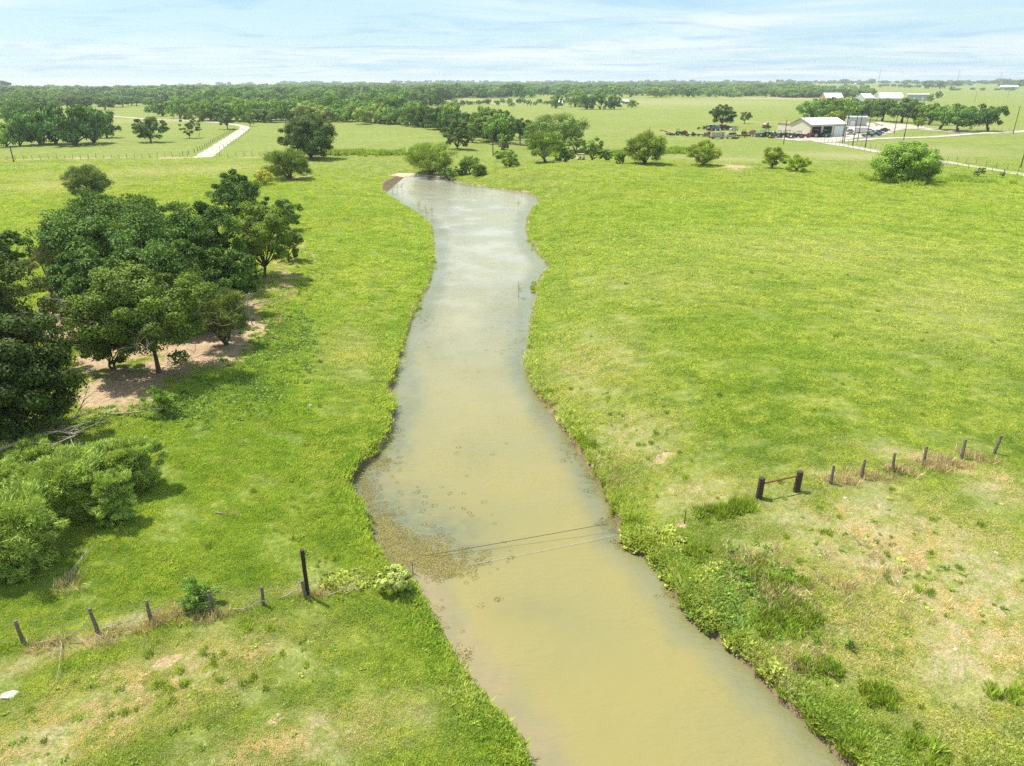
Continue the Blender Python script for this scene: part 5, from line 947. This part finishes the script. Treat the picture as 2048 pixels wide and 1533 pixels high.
for a in [('grain_auger',1334,270,26,200,ORG,'orange auger with raised tube at the left end of the machines',6.7),('disc_harrow',1347,271,14,20,DK,'dark harrow beside the orange auger',3.4),('tractor',1357,271,13,10,DK,'dark tractor between the orange auger and the red baler',3.2),('baler',1368,271,16,170,RED,'red round baler standing right of the dark tractor',3.9),
  ('truck_chassis',1402,259,13,15,DK,'dark chassis in the back row under the isolated tree, leftmost',4.5),('farm_wagon',1417,258,12,5,GRY,'grey wagon in the back row left of the tree trunk',4.9),('disc_harrow',1424,261,16,-20,DK,'dark harrow in front of the grey wagon',3.4),('combine_harvester',1442,261,18,20,MAR,'maroon combine right under the isolated tree',6.5),('baler',1456,260,14,-10,DK,'dark baler at the right of the maroon combine',3.9),('car',1468,261,12,30,WHT,'white derelict car right of the isolated tree',4.5),
  ('disc_harrow',1391,271,14,10,DK,'dark harrow at the left of the front machine row',3.4),('truck_chassis',1403,273,16,-8,DGR,'dark green chassis in the front machine row',4.5),('planter',1412,274,10,70,BGR,'blue-grey planter in the front machine row',2.8),('tractor',1423,276,14,100,RED,'rusty red tractor left of the beige box truck',3.2),('box_truck',1434,278,20,12,BEI,'beige box truck in the front machine row',5.8),
  ('truck_chassis',1447,276,14,60,WHT,'white-nosed chassis between the two beige boxes',4.5),('farm_wagon',1460,278,18,10,BEI,'beige wagon in the front machine row',4.9),('disc_harrow',1473,278,14,30,DK,'dark harrow right of the beige wagon',3.4),('planter',1483,276,12,100,DGR,'dark planter at the right end of the front machine row',2.8),('grain_auger',1497,270,18,30,ORG,'orange auger leaning among the rusty implements',6.7),('disc_harrow',1496,273,14,40,ORG,'rusty orange harrow left of the grey planter',3.4),('baler',1505,268,12,150,ORG,'small rusty baler behind the orange harrow',3.9),
  ('planter',1512,274,14,80,BGR,'grey-blue planter left of the teal tractors',2.8),('tractor',1522,275,15,150,TEAL,'first teal tractor from the left',3.2),('tractor',1535,274,16,20,TEAL,'second teal tractor from the left',3.2),('combine_harvester',1531,257,14,70,(.45,.25,.15),'brown combine with white cab roof behind the teal tractors',6.5),('tractor',1556,276,15,160,TEAL,'teal tractor just left of the lone bare pole',3.2),('disc_harrow',1563,277,12,0,RED,'red harrow behind the lone bare pole',3.4),
  ('tractor',1577,276,16,15,TEAL,'teal tractor just right of the lone bare pole',3.2),('disc_harrow',1586,278,14,20,ORG,'rusty orange harrow between teal and green tractors',3.4),('tractor',1598,277,15,60,DGR,'dark green tractor in front of the shop gable wall',3.2),('tractor',1627,276,17,190,(.28,.11,.08),'rusty brown tractor before the first open bay door',3.2),('tractor',1637,275,12,120,(.45,.3,.18),'faded tan tractor behind the rusty brown one',3.2),('tractor',1650,276,16,40,GRN,'bright green tractor before the second open bay door',3.2),('farm_wagon',1610,277,12,5,RED,'low red wagon at the shop corner',4.9),
  ('truck_chassis',1380,273,12,30,DK,'dark chassis right of the red round baler',4.5),('combine_harvester',1429,262,14,160,BGR,'blue-grey combine behind the dark harrow under the isolated tree',6.5),('baler',1417,272,11,40,RED,'red baler peeking behind the blue-grey planter',3.9),('farm_wagon',1440,273,12,30,GRY,'grey wagon behind the beige box truck',4.9),('tractor',1466,273,12,200,DK,'black tractor behind the beige wagon',3.2),('tractor',1488,270,11,70,(.4,.2,.1),'rust-coloured tractor left of the leaning orange auger',3.2),
  ('disc_harrow',1545,277,13,15,RED,'red harrow between the second and third teal tractors',3.4),('tractor',1567,273,12,190,TEAL,'teal tractor directly behind the lone bare pole',3.2),('baler',1590,273,11,20,GRY,'grey baler by the shop gable wall',3.9),('truck_chassis',1543,270,13,10,DK,'dark chassis behind the teal tractors near the shop',4.5),
  ('grain_auger',1752,252,20,170,GRY,'grey auger lying behind the gravel yard by the oaks',6.7)]:
    put(a[0], a[1], a[2], a[3], a[4], a[5], a[6], a[0].replace('_', ' '), GM, a[7])
for a in [('pickup_truck',1686,258,18,8,WHT,'white pickup at the right corner of the shop',5.6),('car',1701,265,11,20,GRY,'silver car behind the transformer pole',4.5),('car',1702,271,14,12,(.55,.53,.48),'beige car nearest the poles',4.5),('car',1690,263,12,5,WHT,'white car between the pickup and the silver car',4.5),('box_trailer',1721,268,24,10,WHT,'white box trailer behind the poles',7.2),
  ('pickup_truck',1735,274,20,8,DK,'black pickup at the front left of the dark group',5.6),('pickup_truck',1744,268,18,10,GRY,'grey pickup behind the black one',5.6),('pickup_truck',1750,272,20,14,BLU,'blue pickup in the middle of the dark group',5.6),('car',1757,268,16,10,BLU,'blue car right of the blue pickup',4.5),('pickup_truck',1763,265,18,8,DK,'black pickup at the right end of the dark group',5.6),('car',1740,264,12,4,WHT,'white car at the back left of the dark group',4.5),('car',1770,262,14,12,(.08,.09,.12),'dark slate car rightmost in the yard',4.5)]:
    put(a[0], a[1], a[2], a[3], a[4], a[5], a[6], a[0].replace('_', ' '), GV, a[7])
put('utility_cart', 1162, 320, 13, 8, WHT, 'white cart with canopy beside the creek willows', 'cart', None, 2.3)
put('farm_wagon', 1613, 206, 8, 20, GRY, 'pale wagon alone in the far meadow', 'wagon', None, 4.9)

# ------------------------------------------------------------------ haze: one closed box round the whole scene
def haze():
    m, t = newmat('haze_air'); v = N(t, 'ShaderNodeVolumePrincipled'); v.inputs['Color'].default_value = (.86, .93, 1.0, 1); v.inputs['Density'].default_value = 0.00013; v.inputs['Anisotropy'].default_value = .2
    o = N(t, 'ShaderNodeOutputMaterial'); t.links.new(v.outputs[0], o.inputs['Volume'])
    zmin = float(ZZ.min()) - 1; a, b = 17500, 19500
    tag(MB().box(-a, -900, zmin, a, b, 62).build('haze', m), kind='stuff')
haze()
